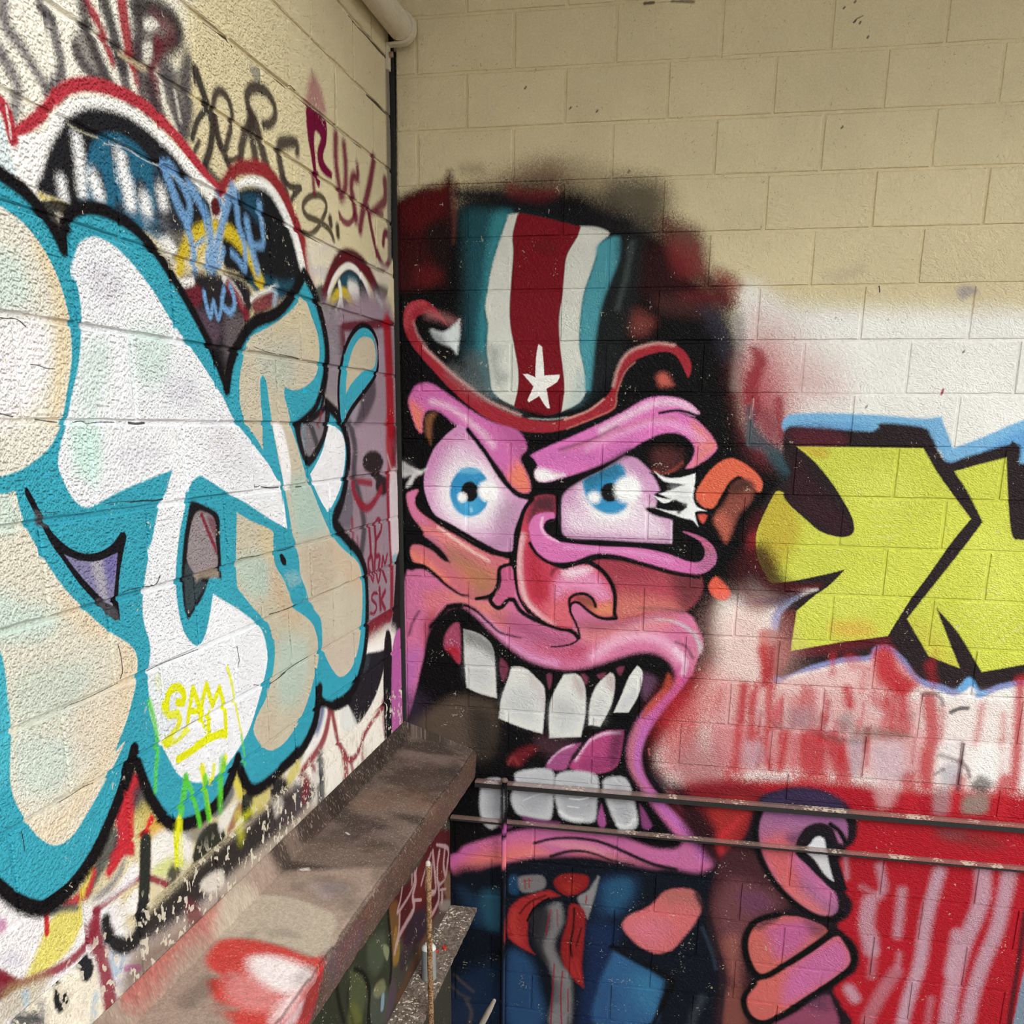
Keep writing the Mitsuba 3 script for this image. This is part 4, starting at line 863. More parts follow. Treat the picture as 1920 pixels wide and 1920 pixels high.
Fc d8d4dc 54 50|1698,16 1454,-106 1390,-173 1717,-110
Fc c2d8d0 35 60|2247,157 2143,165 2211,15 2287,38
Fc cfd6dc 38 50|2121,-638 2024,-663 1995,-820 2087,-802
Fm c4bba6 3 100|1518,101 1500,151 1460,214 1426,248! 1324,279 1206,319 1097,366 1028,409! 988,396 945,350 901,300 890,241 914,184 963,144 1053,114 1137,104 1199,112! 1208,85 1184,43 1160,-13 1113,-79 1062,-163 997,-243 923,-328 844,-405 747,-467 594,-537 541,-597 531,-710 555,-800 608,-902 698,-966 809,-970 876,-932 948,-861 983,-800 974,-751 995,-696 1043,-654 1088,-605 1116,-552 1145,-512 1149,-461 1168,-421 1190,-376 1215,-284 1237,-213 1248,-169 1269,-119 1296,-34 1317,27 1330,108 1343,134 1361,141 1376,126 1380,60 1373,-7 1377,-85! 1428,-43 1482,-7 1516,37
Fc cfc29c 35 60|1260,278 1019,406 933,330 894,230 984,217 1069,296
Fc b0c0b6 43 50|1382,190 1131,224 1162,114 1312,129
Fc f0eef0 9 90|1297,-13 1230,-13 1182,-121 1181,-187 1193,-216 1237,-206 1260,-119
Fc a8c6bc 43 75|1182,-194 1011,-196 905,-354 909,-394 1149,-384
Fc cbb294 44 70|858,-433 692,-513 548,-601 542,-681 701,-609 832,-504
Fc bca894 46 50|1116,-427 859,-437 818,-591 1039,-618
Fc c0b0a2 36 50|973,-785 598,-867 798,-972 939,-879
Fm c2baa4 3 100|1583,-261! 1492,-295 1379,-328 1342,-349 1346,-399 1340,-451 1275,-518 1229,-588 1197,-629 1143,-655 1068,-698 1030,-743 1016,-792 1029,-857 1090,-935 1146,-986 1226,-1034 1338,-1065 1431,-1064 1495,-1036 1546,-991 1568,-946 1535,-911 1465,-871 1412,-817 1382,-749 1380,-696 1393,-686 1418,-632 1512,-564 1609,-484! 1607,-400
Fc acc4ba 36 70|1601,-401 1415,-419 1413,-534 1552,-518
Fc d0c09a 21 70|1448,-310 1340,-349 1351,-435 1413,-408
Fc c4ac8e 35 70|1355,-470 1229,-588 1143,-659 1222,-683 1353,-582
Fc aac6be 48 60|1334,-706 1107,-776 1177,-945 1360,-917
Fc c6b29c 34 60|1544,-916 1409,-957 1430,-1060 1510,-1026
Fm ececf0 3 100|836,-9 743,-21 678,-58 677,-137 723,-219 786,-273 869,-321! 914,-289 980,-229 1021,-176! 954,-136 886,-83
Fm bcb098 4 100|426,334! 320,329 280,276 308,222 451,197 574,150 644,108! 625,180 570,260 497,311
Fm dad4c3 3 100|2798,-31 2596,-134 2519,-140! 2506,-201 2467,-271 2412,-347 2342,-416 2272,-475 2179,-537 2158,-579 2177,-640 2226,-713 2285,-776 2244,-766 2336,-838 2421,-893 2475,-918 2529,-914 2579,-870 2621,-798 2640,-727 2619,-620 2613,-547 2619,-575 2613,-509 2620,-446 2665,-381 2847,-278
Fc c0d8d0 20 70|2562,-138 2530,-157 2515,-209 2578,-219
Fc c2dad2 35 70|2654,-304 2539,-359 2442,-410 2487,-455 2675,-414
Fc e2ccaa 19 60|2364,-400 2253,-487 2298,-496 2372,-449 2434,-363
Fc bccbc0 42 65|2582,-505 2347,-538 2403,-628 2587,-623
Fc e0cbaa 34 70|2221,-513 2155,-542 2170,-638 2252,-758 2355,-835 2447,-882 2529,-901 2593,-846 2480,-841 2342,-756 2252,-616
Fc d8c8b2 30 50|2403,-628 2256,-643 2321,-763 2402,-736
Fc bad0ca 33 55|2607,-641 2454,-691 2471,-791 2612,-762
F 379db2 5 100|1341,-360 1272,-352 1190,-374 1165,-421 1151,-465 1176,-492 1236,-496 1305,-478 1329,-448 1343,-406
F 8fb6b8 18 60|1272,-494 1172,-501 1139,-541 1198,-555 1233,-542
F 379db2 6 100|1239,-554 1130,-545! 1099,-575 1083,-610 1043,-654 1179,-636 1217,-602
F 181418 3 100|1303,-423 1285,-421 1253,-448 1255,-466 1277,-463 1297,-445
S 379db2 5 100 85 155|1082,-646 1005,-694 986,-731 990,-798
F 379db2 3 100|1357,140 1337,127 1315,27 1268,-183 1372,-91 1373,-7 1377,80 1373,129
F 17151a 2 100|2491,-135 2484,-134 2468,-157 2449,-190 2428,-225 2404,-249 2371,-272 2325,-290 2272,-294 2223,-285 2189,-267 2176,-258 2160,-259 2154,-271 2176,-311 2199,-362 2212,-414 2213,-464 2233,-462 2299,-406 2355,-351 2399,-295 2424,-266 2446,-230 2470,-188 2492,-148
Fm 7f7ba0 2 100|2391,-284! 2347,-302 2288,-314 2240,-311 2197,-304! 2214,-360 2237,-426! 2281,-396 2334,-347 2371,-308
Fc aaa6ae 13 80|2300,-311 2254,-312 2254,-393 2238,-425 2280,-394
Fc 6a62a0 13 70|2257,-309 2195,-304 2220,-372 2241,-369
F 5a585c 6 70|2473,-184 2449,-188 2437,-219 2458,-217
F 5a585c 6 60|2299,-401 2265,-407 2218,-442 2217,-464 2247,-453
F 1a181b 5 100|1850,-218! 1825,-210 1781,-223 1696,-260 1698,-337 1701,-444! 1764,-430 1816,-477 1904,-526! 1921,-482 1918,-391 1892,-303
Fm 8f8488 5 100|1818,-242 1784,-242 1722,-268 1723,-334 1725,-404 1808,-407 1839,-423 1883,-373 1880,-339 1851,-273
Sc 7a2434 5 95 80 81|1791,-250 1757,-306 1717,-365
Fc 6a2a38 10 70|1762,-259 1716,-269 1717,-323 1744,-296
F 39454a 6 90|1893,-371 1839,-420 1790,-446 1829,-469 1901,-510 1910,-450
F a49484 8 70|1843,-408 1759,-399 1712,-415 1715,-436 1811,-424 1846,-428
F 1c1a1d 6 100|1137,-5! 978,28 847,70! 809,41 860,-48 957,-121 1027,-151! 1070,-125 1113,-67
Fm 7f7880 6 100|1079,-17 981,2 860,41! 888,-33 973,-91 1028,-113 1065,-82
Sc 38383c 10 90 173 176|1001,-4 951,-70
S 62a4b0 7 80 72 73|1056,-4 1055,-75
S 7a2434 9 80 87 86|901,33 925,-11
S 121013 6 100 150 131|2553,495 2493,479 2441,455 2384,442 2332,410 2298,376 2282,350
S 121013 6 100 147 118|2281,350 2257,404 2232,433 2170,452 2099,457 2009,445 1924,409 1836,348 1742,266 1663,180 1597,90
F 121013 4 95|2342,427 2251,446 2248,422 2282,348 2305,374
F dcd6c2 6 70|2296,417 2270,418 2279,404
S 121013 7 100 211 181|1596,93 1563,164 1491,233 1387,293 1233,334 1103,403 1003,481
S 121013 10 100 207 247|999,482 915,426 848,343 819,238 873,112
S 121013 7 100 176 109|859,143 937,61 1016,24 1127,-8
S 121013 9 100 224 232|841,67 717,12 642,-82 658,-178 724,-278 815,-358 694,-439 547,-527 474,-654 503,-875 599,-1017 744,-1073 881,-1066
F 121013 9 100|1028,-952! 993,-1007 868,-1049 706,-1052 711,-1105 850,-1091 997,-1039 1081,-1064 1055,-1006
S 121013 9 100 291 167|1026,-965 1078,-1073 1206,-1138 1386,-1145
S 121013 8 100 195 192|1244,-1134 1440,-1157 1584,-1147 1642,-1092 1682,-1006
S 121013 6 100 195 156|1682,-1006 1783,-1083 1913,-1101 2042,-1073 2108,-1019 2156,-944 2188,-865 2208,-801
S 121013 4 100 189 106|2208,-798 2261,-867 2334,-940 2417,-999 2494,-1028 2557,-1033 2601,-1026 2660,-978 2716,-907 2792,-802
S 121013 5 100 117 120|711,11 720,96 701,176 640,267 550,335 435,374 317,364 253,309 267,220 361,158 511,89 615,37 679,-13
F 379db2 4 100|425,366 325,355 279,298 291,210 416,143 562,79 652,28 688,-5! 707,36 697,156 629,260 526,333
F bcb098 4 100|426,334! 320,329 286,276 315,222 451,197 574,150 644,108! 625,180 570,260 497,311
F 17b8d8 3 80|1053,115 1025,112 1022,98 1050,101
S dfe21c 3 100 118 130|1991,-736 1963,-744 1957,-720 1979,-697 2012,-693 2036,-705 2046,-730
S dfe21c 4 95 104 140|2046,-733 2039,-759 1995,-766 1987,-788 2001,-805 2061,-830
S dfe21c 4 90 69 78|2073,-833 2007,-839 1946,-826
S dfe21c 5 100 101 101|1949,-806 1931,-766 1909,-721
S dfe21c 4 100 112 119|1909,-721 1888,-765 1877,-815
S dfe21c 3 100 93 95|1939,-777 1886,-792
S dfe21c 4 100 103 108|1865,-842 1870,-784 1833,-728! 1809,-798! 1762,-757! 1742,-828 1745,-911
S dfe21c 3 100 103 110|1750,-906 1802,-892 1866,-885 1916,-885
S dfe21c 5 100 109 106|1830,-816 1841,-846 1840,-880
S dfe21c 3 100 120 121|2015,-892 1944,-892 1876,-889 1831,-890 1764,-894
S dfe21c 5 90 81 45|1705,-711 1687,-760 1675,-827 1657,-904 1647,-943
S 58c832 6 80 54 56|1651,-942 1640,-997 1638,-1042
S dfe21c 19 40 95 95|2075,-645 2069,-671
S 58c832 8 85 104 79|2123,-698 2112,-743 2104,-792 2108,-836 2124,-886 2134,-935
S 58c832 7 90 150 151|2021,-1048 2003,-1003 1984,-957
S 58c832 6 90 94 107|1984,-957 1957,-1014 1936,-1084 1929,-1121
S dfe21c 6 90 112 46|1899,-958 1892,-998 1877,-1073 1866,-1134
S dfe21c 6 90 103 104|1890,-958 1883,-1002
S 58c832 7 85 134 130|1882,-995 1885,-1056 1875,-1123
S dfe21c 5 90 94 94|1828,-977 1847,-1022
S dfe21c 6 90 140 139|1760,-977 1778,-1006
S 58c832 8 80 119 118|1766,-996 1789,-1037 1800,-1090
S dfe21c 5 90 66 65|2030,-1064 2049,-1116 2061,-1151
S dfe21c 8 90 123 121|2035,-1061 2052,-1118 2062,-1183
S dfe21c 6 70 61 61|2022,-1073 2040,-1194
S 58c832 12 70 132 130|1779,-975 1802,-1047 1807,-1126
S dfe21c 27 50 170 172|1709,-1180 1695,-1265
S dfe21c 18 60 134 131|1606,-1209 1688,-1215
F 1a171a 9 100|277,-957 167,-960 192,-1426 297,-1419
F b45c9c 8 100|150,-996 -17,-979 18,-1437 187,-1433
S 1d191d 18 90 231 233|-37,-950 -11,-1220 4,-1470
F 8a3c78 13 50|-16,-721 -69,-719 -41,-886 11,-876
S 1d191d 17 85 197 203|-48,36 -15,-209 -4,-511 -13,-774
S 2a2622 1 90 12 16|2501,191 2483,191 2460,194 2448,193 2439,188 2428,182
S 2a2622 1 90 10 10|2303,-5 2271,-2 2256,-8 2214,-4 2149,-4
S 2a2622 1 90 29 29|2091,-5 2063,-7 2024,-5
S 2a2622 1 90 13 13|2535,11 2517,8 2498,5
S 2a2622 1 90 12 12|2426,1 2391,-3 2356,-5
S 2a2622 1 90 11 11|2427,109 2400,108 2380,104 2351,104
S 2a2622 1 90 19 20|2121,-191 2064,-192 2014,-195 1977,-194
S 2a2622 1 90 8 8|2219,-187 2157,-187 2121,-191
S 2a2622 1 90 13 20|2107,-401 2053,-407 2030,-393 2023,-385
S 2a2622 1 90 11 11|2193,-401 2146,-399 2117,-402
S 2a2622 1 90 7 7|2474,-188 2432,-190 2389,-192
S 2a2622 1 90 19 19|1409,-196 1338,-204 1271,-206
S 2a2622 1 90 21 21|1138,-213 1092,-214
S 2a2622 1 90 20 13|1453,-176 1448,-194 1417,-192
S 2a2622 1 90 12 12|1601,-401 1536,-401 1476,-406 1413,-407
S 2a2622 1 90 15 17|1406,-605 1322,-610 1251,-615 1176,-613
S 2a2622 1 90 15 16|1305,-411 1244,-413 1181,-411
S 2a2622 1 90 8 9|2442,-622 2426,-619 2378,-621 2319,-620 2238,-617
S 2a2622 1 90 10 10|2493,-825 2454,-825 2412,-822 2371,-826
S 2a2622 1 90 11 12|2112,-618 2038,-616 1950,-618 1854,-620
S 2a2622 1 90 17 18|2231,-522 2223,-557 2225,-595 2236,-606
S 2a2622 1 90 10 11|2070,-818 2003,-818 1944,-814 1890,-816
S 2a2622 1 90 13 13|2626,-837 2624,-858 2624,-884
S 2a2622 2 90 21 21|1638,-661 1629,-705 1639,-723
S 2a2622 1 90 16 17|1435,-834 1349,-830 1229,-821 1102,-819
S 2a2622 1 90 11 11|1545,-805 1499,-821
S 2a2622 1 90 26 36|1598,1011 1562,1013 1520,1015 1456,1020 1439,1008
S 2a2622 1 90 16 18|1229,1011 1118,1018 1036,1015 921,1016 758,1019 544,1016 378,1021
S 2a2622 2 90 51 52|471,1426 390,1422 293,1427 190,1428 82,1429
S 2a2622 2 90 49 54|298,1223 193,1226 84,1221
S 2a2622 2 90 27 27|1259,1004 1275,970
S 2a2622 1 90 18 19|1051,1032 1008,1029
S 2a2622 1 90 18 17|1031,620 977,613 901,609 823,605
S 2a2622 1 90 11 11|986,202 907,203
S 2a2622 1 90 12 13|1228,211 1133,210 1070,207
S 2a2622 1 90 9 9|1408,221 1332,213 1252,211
S e8e2d0 5 50 40 40|1336,1016 1319,991 1276,984 1252,1003 1286,1018
F 8c857a 5 80|1332,995 1258,1010 1257,990 1286,967 1314,975
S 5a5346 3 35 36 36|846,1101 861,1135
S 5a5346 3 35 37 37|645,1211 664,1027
S 77726a 14 90 278 284|48,1410 60,1055 73,686
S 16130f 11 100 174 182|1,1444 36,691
'''  # hairline strokes paint shade in mortar cracks, upper black corner line in the gap
PAINT['ledge'] = '''
F a48e80 24 90|3110,19 2258,-59 1723,-61 1463,81 1328,689 2933,864
F 523c34 6 92|-200,352! 3200,352! 3200,560! -200,560!
F b8aa98 12 95|1954,17 1827,3 1701,14 1656,49 1637,136 1653,236 1691,307 1820,340 1912,351 1899,269 1895,145 1911,73
F 8a7467 34 60|1545,115 1548,193 1497,241 1626,272 1639,212
F aa9a9a 32 60|1537,150 1479,234 1528,282 1597,233
F c5332e 16 90|2024,47 1948,48 1909,117 1903,218 1921,312 1897,354 2051,384 2159,374 2281,375 2331,354 2298,293 2244,212 2214,236 2204,167 2138,108 2105,131 2076,74
F f1e8e8 27 90|1999,161 1958,210 1962,296 1986,357 2085,350 2110,297 2074,214
F efe0e0 23 80|2131,322 2082,365 2158,381 2259,365 2219,331
F dca0a0 26 50|2074,148 2101,276 2167,338 2208,264 2174,184
F b43a3a 19 60|2363,-6 2141,-31 1919,-38 1800,-29 1923,18 2075,14 2260,24 2357,21
F a06058 15 40|2230,165 2199,189 2237,247 2277,229
S e9dcd6 4 90 54 53|1119,124 1128,136
S e4d8d0 8 80 94 94|1449,88 1439,101
S 6e5a4c 113 40 678 680|1373,-64 1255,52 1246,300
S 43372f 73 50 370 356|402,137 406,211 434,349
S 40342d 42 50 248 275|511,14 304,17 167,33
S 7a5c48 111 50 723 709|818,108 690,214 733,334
S 6f2c2c 18 60 134 153|2350,-45 2168,-32 1949,-30 1798,-21
F b22c30 18 85|1892,371 1916,393 2007,479 2126,505 2342,351 2144,355 1954,361
F 5a4a52 27 60|1910,342 1781,370 1638,382 1596,485 1747,495 1883,487
F dcd0d2 18 60|2181,365 2075,391 2118,440 2221,412
S 6b4038 36 50 275 270|1537,417 1692,430 1812,446
S c49a8a 12 40 71 73|1871,374 1688,384 1535,398
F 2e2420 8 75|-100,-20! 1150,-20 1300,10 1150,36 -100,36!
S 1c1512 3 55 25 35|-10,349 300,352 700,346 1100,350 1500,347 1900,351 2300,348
'''
PAINT['under'] = '''
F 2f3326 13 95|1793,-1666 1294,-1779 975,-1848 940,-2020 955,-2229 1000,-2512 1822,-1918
F 4a5240 28 70|1202,-1891 1030,-1952 1015,-2062 1130,-2076 1210,-1986
F 4f5638 26 70|1403,-1907 1309,-1946 1236,-2051 1286,-2141 1397,-2047
F 5c6030 19 80|1413,-2016 1323,-2096 1299,-2173 1422,-2108
F 4c5248 22 60|1220,-2102 1003,-2221 1014,-2368 1210,-2242
F 8a8a62 12 50|1134,-2116 1045,-2151 1026,-2210 1117,-2186 1168,-2136
F 7c92a2 6 80|1072,-2206 1038,-2219 1055,-2278 1089,-2264
F 9aa07a 7 50|1033,-2000 967,-2056 994,-2096 1036,-2033
S 14140f 9 95 91 204|1356,-1913 1281,-1971 1226,-2050 1210,-2109 1226,-2181 1222,-2251
S 14140f 13 90 138 131|1527,-1867 1509,-1954 1473,-2054
S 14140f 17 60 111 88|1405,-1929 1431,-2005 1385,-2122
F 4a1a1c 14 100|953,-1868 659,-1897 502,-1891 283,-1850 -26,-1986 -40,-2201 57,-2363 461,-2293 608,-2247 770,-2162 838,-1990
F 5f2420 36 60|660,-1914 443,-1919 120,-2022 71,-2199 294,-2137 627,-2059
F 28222c 21 85|656,-2071 454,-2151 397,-2280 550,-2266 744,-2177 767,-2109
F 6e4a28 14 80|948,-1879 857,-1902 813,-2004 868,-2061 922,-2117 940,-2020
F 8a6a2a 12 80|889,-2005 831,-2082 851,-2182 924,-2151
F 382a30 13 80|824,-2167 663,-2206 610,-2274 750,-2266 829,-2245
F 5a3b28 17 80|807,-2322 611,-2293 460,-2284 399,-2328 614,-2348 864,-2378 899,-2328
F 4b443c 14 85|397,-2280 92,-2303 21,-2383 269,-2367 384,-2347
F 8c8078 14 70|231,-2240 19,-2330 2,-2393 164,-2317
F 503f4a 12 80|953,-2212 895,-2267 899,-2328 989,-2367 1036,-2352
F 7a6048 16 70|70,-2148 -39,-2264 19,-2330 126,-2233
S a88a8c 7 90 90 82|778,-1868 807,-1919 848,-1958 649,-1956 575,-1893
S a88a8c 9 90 157 132|604,-1902 592,-1948 637,-1990 627,-2059 738,-2067 843,-2075 897,-2115
S a88a8c 10 90 98 97|824,-1980 842,-2054 882,-2088
S a88a8c 3 90 73 76|638,-2012 511,-2076
S a88a8c 9 90 125 142|398,-1941 433,-2028 405,-2090 278,-2150 290,-2041 318,-1930
S a88a8c 3 90 65 67|389,-2098 294,-2145
S a88a8c 12 90 137 137|337,-1989 356,-2067
S a88a8c 9 90 161 59|205,-1983 240,-2040 227,-2141 107,-2176
S a88a8c 11 90 161 128|102,-2010 130,-2088 88,-2159 50,-2095
S a88a8c 11 90 151 123|227,-2141 230,-2230 395,-2241
S a88a8c 3 90 61 62|195,-2188 90,-2236
S a88a8c 12 90 175 175|161,-2215 162,-2266
S a88a8c 10 90 97 95|507,-2000 445,-1965 350,-1925
S a88a8c 10 90 83 83|645,-1886 647,-1930
S a88a8c 6 90 63 138|253,-1922 49,-2035 51,-2106
S 17140f 9 95 126 153|977,-1872 951,-2013 949,-2145 965,-2205
'''


def lin(hexcol):
    c = np.array([int(hexcol[i:i + 2], 16) for i in (0, 2, 4)]) / 255.0
    return np.where(c < 0.04045, c / 12.92, ((c + 0.055) / 1.055) ** 2.4)


def curve(points, corners, closed):
    """Catmull-Rom through the points; straight turns at the corners."""
    n = len(points)
    idx = list(range(n)) + ([0] if closed else [])
    out = []
    for a, b in zip(idx[:-1], idx[1:]):
        p0 = points[a] if corners[a] or (a == 0 and not closed) else points[a - 1]
        p3 = points[b] if corners[b] or (b == n - 1 and not closed) else points[(b + 1) % n]
        p1, p2 = points[a], points[b]
        k = int(np.clip(np.linalg.norm(p2 - p1) / 0.012, 1, 8))
        if corners[a] and corners[b]:
            k = 1
        for t in np.arange(k) / k:
            out.append(0.5 * (2 * p1 + (p2 - p0) * t + (2 * p0 - 5 * p1 + 4 * p2 - p3) * t * t + (3 * p1 - p0 - 3 * p2 + p3) * t ** 3))
    if not closed:
        out.append(points[-1])
    return np.array(out)


CELL = 0.03
ROWS, OPS, CELLS, GRIDS = [], [], [], {}


def lay(name, u0, v0, u1, v1):
    """Sorts the strokes of one surface into the cells of a grid, so that a point only looks at the strokes near it."""
    nu, nv = int(math.ceil((u1 - u0) / CELL)), int(math.ceil((v1 - v0) / CELL))
    cu, cv = np.meshgrid(u0 + (np.arange(nu) + 0.5) * CELL, v0 + (np.arange(nv) + 0.5) * CELL, indexing='ij')
    centre = np.stack([cu.ravel(), cv.ravel()], 1) + 1.3e-5
    lists = [[] for _ in range(nu * nv)]
    masked = np.zeros(nu * nv, bool)
    for line in PAINT[name].strip().split('\n'):
        head, body = line.split('|')
        h = head.split()
        kind, flags = h[0][0], h[0][1:]
        soft, alpha = float(h[2]) / 1000, float(h[3]) / 100
        raw = body.split()
        pts = np.array([[float(x) for x in p.rstrip('!').split(',')] for p in raw]) / 1000
        path = curve(pts, [p.endswith('!') for p in raw], kind == 'F')
        a, b = (path, np.roll(path, -1, 0)) if kind == 'F' else (path[:-1], path[1:])
        ra = rb = np.zeros(len(a))
        if kind == 'S':
            s = np.r_[0, np.cumsum(np.linalg.norm(b - a, axis=1))]
            s /= max(s[-1], 1e-9)
            r0, r1 = float(h[4]) / 10000, float(h[5]) / 10000
            ra, rb = r0 + (r1 - r0) * s[:-1], r0 + (r1 - r0) * s[1:]
        op = len(OPS)
        OPS.append([*lin(h[1]), alpha, soft, float(kind == 'S'), float('m' in flags), float('c' in flags)])
        reach = soft * 1.6 + max(ra.max(), rb.max()) + CELL * 0.75
        lo, hi = np.minimum(a, b).min(0) - reach, np.maximum(a, b).max(0) + reach
        i0, i1 = np.clip(np.floor((np.array([lo[0], hi[0]]) - u0) / CELL).astype(int), 0, nu - 1)
        j0, j1 = np.clip(np.floor((np.array([lo[1], hi[1]]) - v0) / CELL).astype(int), 0, nv - 1)
        cells = (np.arange(i0, i1 + 1)[:, None] * nv + np.arange(j0, j1 + 1)[None]).ravel()
        if 'c' in flags:
            cells = cells[masked[cells]]
        if 'm' in flags:
            masked[:] = False
        if not len(cells):
            continue
        c = centre[cells]
        d = b - a
        t = np.clip(((c[:, None] - a) * d).sum(-1) / np.maximum((d * d).sum(-1), 1e-12), 0, 1)
        dist = np.linalg.norm(c[:, None] - a - t[..., None] * d, axis=-1)
        near = dist < soft * 1.6 + np.maximum(ra, rb) + CELL * 0.72
        if kind == 'F':
            up = (a[:, 1] > c[:, 1:2]) != (b[:, 1] > c[:, 1:2])
            with np.errstate(divide='ignore', invalid='ignore'):
                x = a[:, 0] + (c[:, 1:2] - a[:, 1]) / (b[:, 1] - a[:, 1]) * d[:, 0]
            inside = (up & (c[:, :1] < x)).sum(1) % 2 == 1
        else:
            inside = np.zeros(len(c), bool)
        for k, cell in enumerate(cells):
            segs = np.nonzero(near[k])[0]
            if len(segs):
                lists[cell].append((op, inside[k], [(a[i, 0], a[i, 1], d[i, 0], d[i, 1], ra[i], rb[i]) for i in segs]))
            elif inside[k]:
                if alpha >= 1 and 'c' not in flags:
                    lists[cell] = [x for x in lists[cell] if OPS[x[0]][6] and False]
                lists[cell].append((op, True, []))
            else:
                continue
            if 'm' in flags:
                masked[cell] = True
    first = len(CELLS) // 2
    for l in lists:
        start = len(ROWS)
        for op, ins, segs in l:
            if not segs:
                ROWS.append([0, 0, 0, 0, 0, 0, 4, op])
            for q, s in enumerate(segs):
                ROWS.append([*s, (1 + 2 * ins) if q == len(segs) - 1 else 0, op])
        CELLS.extend([start, len(ROWS)])
    GRIDS[name] = (u0, v0, nu, nv, first, centre[0])


lay('back', -0.02, -3.3, 3.4, 1.8)
lay('left', -0.02, -1.7, 3.0, 1.8)
lay('ledge', -0.02, -0.02, 2.9, 0.56)
lay('under', -0.02, -3.3, 2.2, -1.6)
ROW_BUF, OP_BUF, CELL_BUF = mi.Float(np.array(ROWS, np.float32).ravel()), mi.Float(np.array(OPS, np.float32).ravel()), mi.UInt32(np.array(CELLS, np.uint32))
dr.eval(ROW_BUF, OP_BUF, CELL_BUF)


def painted(name, u, v, base):
    """The colour at (u, v) of the surface after every pass."""
    u0, v0, nu, nv, first, c0 = GRIDS[name]
    u, v = mi.Float(u), mi.Float(v)
    i, j = dr.floor((u - u0) / CELL), dr.floor((v - v0) / CELL)
    ok = (i >= 0) & (i < nu) & (j >= 0) & (j < nv)
    cell = mi.UInt32(first) + mi.UInt32(dr.clip(i, 0, nu - 1)) * nv + mi.UInt32(dr.clip(j, 0, nv - 1))
    cx, cy = i * CELL + float(c0[0]), j * CELL + float(c0[1])
    px, py = u - cx, v - cy
    grain = noise(u * 700, v * 700) + noise(u * 260, v * 260, 3.0) - 1.0
    k = dr.gather(mi.UInt32, CELL_BUF, cell * 2, ok)
    end = dr.select(ok, dr.gather(mi.UInt32, CELL_BUF, cell * 2 + 1, ok), k)
    base = mi.Color3f(base)

    def cond(k, end, best, par, r, g, b, m):
        return k < end

    def body(k, end, best, par, r, g, b, m):
        s = dr.gather(mi.Vector4f, ROW_BUF, k * 2)
        w = dr.gather(mi.Vector4f, ROW_BUF, k * 2 + 1)
        flag = mi.UInt32(w.z)
        ex, ey = u - s.x, v - s.y
        t = dr.clip((ex * s.z + ey * s.w) / dr.maximum(s.z * s.z + s.w * s.w, 1e-12), 0, 1)
        qx, qy = ex - t * s.z, ey - t * s.w
        best = dr.minimum(best, dr.sqrt(qx * qx + qy * qy) - dr.lerp(w.x, w.y, t))
        # does the way from the cell's centre to the point cross this edge?
        ax, ay = s.x - cx, s.y - cy
        s1, s2 = px * ay - py * ax, px * (ay + s.w) - py * (ax + s.z)
        s3, s4 = s.w * ax - s.z * ay, s.z * ey - s.w * ex
        par ^= ((s1 > 0) != (s2 > 0)) & ((s3 > 0) != (s4 > 0))
        o = dr.gather(mi.Vector4f, OP_BUF, mi.UInt32(w.w) * 2)
        f = dr.gather(mi.Vector4f, OP_BUF, mi.UInt32(w.w) * 2 + 1)
        ends = flag > 0
        inn = par ^ ((flag & 2) > 0)
        sd = dr.select((f.y < 0.5) & inn, -best, best) + grain * f.x * 0.55
        cov = 1 - smoothstep(-f.x, f.x, sd)
        cov = dr.select(flag == 4, 1.0, cov)
        m2 = dr.select(f.z > 0.5, cov, m)
        cov = o.w * cov * dr.select(f.w > 0.5, m, 1.0)
        cov = dr.select(ends, cov, 0.0)
        m = dr.select(ends, m2, m)
        r, g, b = dr.lerp(r, o.x, cov), dr.lerp(g, o.y, cov), dr.lerp(b, o.z, cov)
        best = dr.select(ends, 1e3, best)
        par &= ~ends
        return k + 1, end, best, par, r, g, b, m

    state = dr.while_loop((k, end, mi.Float(1e3), mi.Bool(False), mi.Float(base.x), mi.Float(base.y), mi.Float(base.z), mi.Float(0)), cond, body)
    return mi.Color3f(state[4], state[5], state[6])


def worn(col, u, v, seed, amount=0.5):
    """Grain of the paint film: faint mottling, pinholes and flecks where the block shows."""
    big = fbm(u * 5 + seed, v * 5, seed, 3)
    fine = noise(u * 330, v * 330, seed)
    col = col * (0.86 + 0.15 * big + 0.14 * fine)
    pit = noise(u * 240, v * 240, seed + 5) * 0.72 + noise(u * 45, v * 45, seed + 9) * 0.28
    col = mix(col, mi.Color3f(0.10, 0.09, 0.075), 0.8 * smoothstep(0.835, 0.90, pit) * amount)
    fleck = noise(u * 150, v * 150, seed + 15) * 0.6 + noise(u * 20, v * 20, seed + 19) * 0.4
    return mix(col, mi.Color3f(0.62, 0.56, 0.44), 0.8 * smoothstep(0.84, 0.89, fleck) * amount)


CREAM = lin('d6c9a3')


def back_colour(p, n, uv):
    u, v = p.x, p.z - Z0
    return worn(painted('back', u, v, mi.Color3f(*map(float, CREAM))), u, v, 2.0)


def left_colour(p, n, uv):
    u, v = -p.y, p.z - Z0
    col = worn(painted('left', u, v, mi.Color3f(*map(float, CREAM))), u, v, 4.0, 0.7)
    # the lowest course has lost its paint in scabs
    scab = noise(u * 60, v * 38, 2.0) * 0.6 + noise(u * 150, v * 110, 6.0) * 0.4
    low = smoothstep(-1.14, -1.22, v + 0.05 * noise(u * 9, v * 9))
    return mix(col, mi.Color3f(0.66, 0.60, 0.48), 0.85 * low * smoothstep(0.62, 0.70, scab))


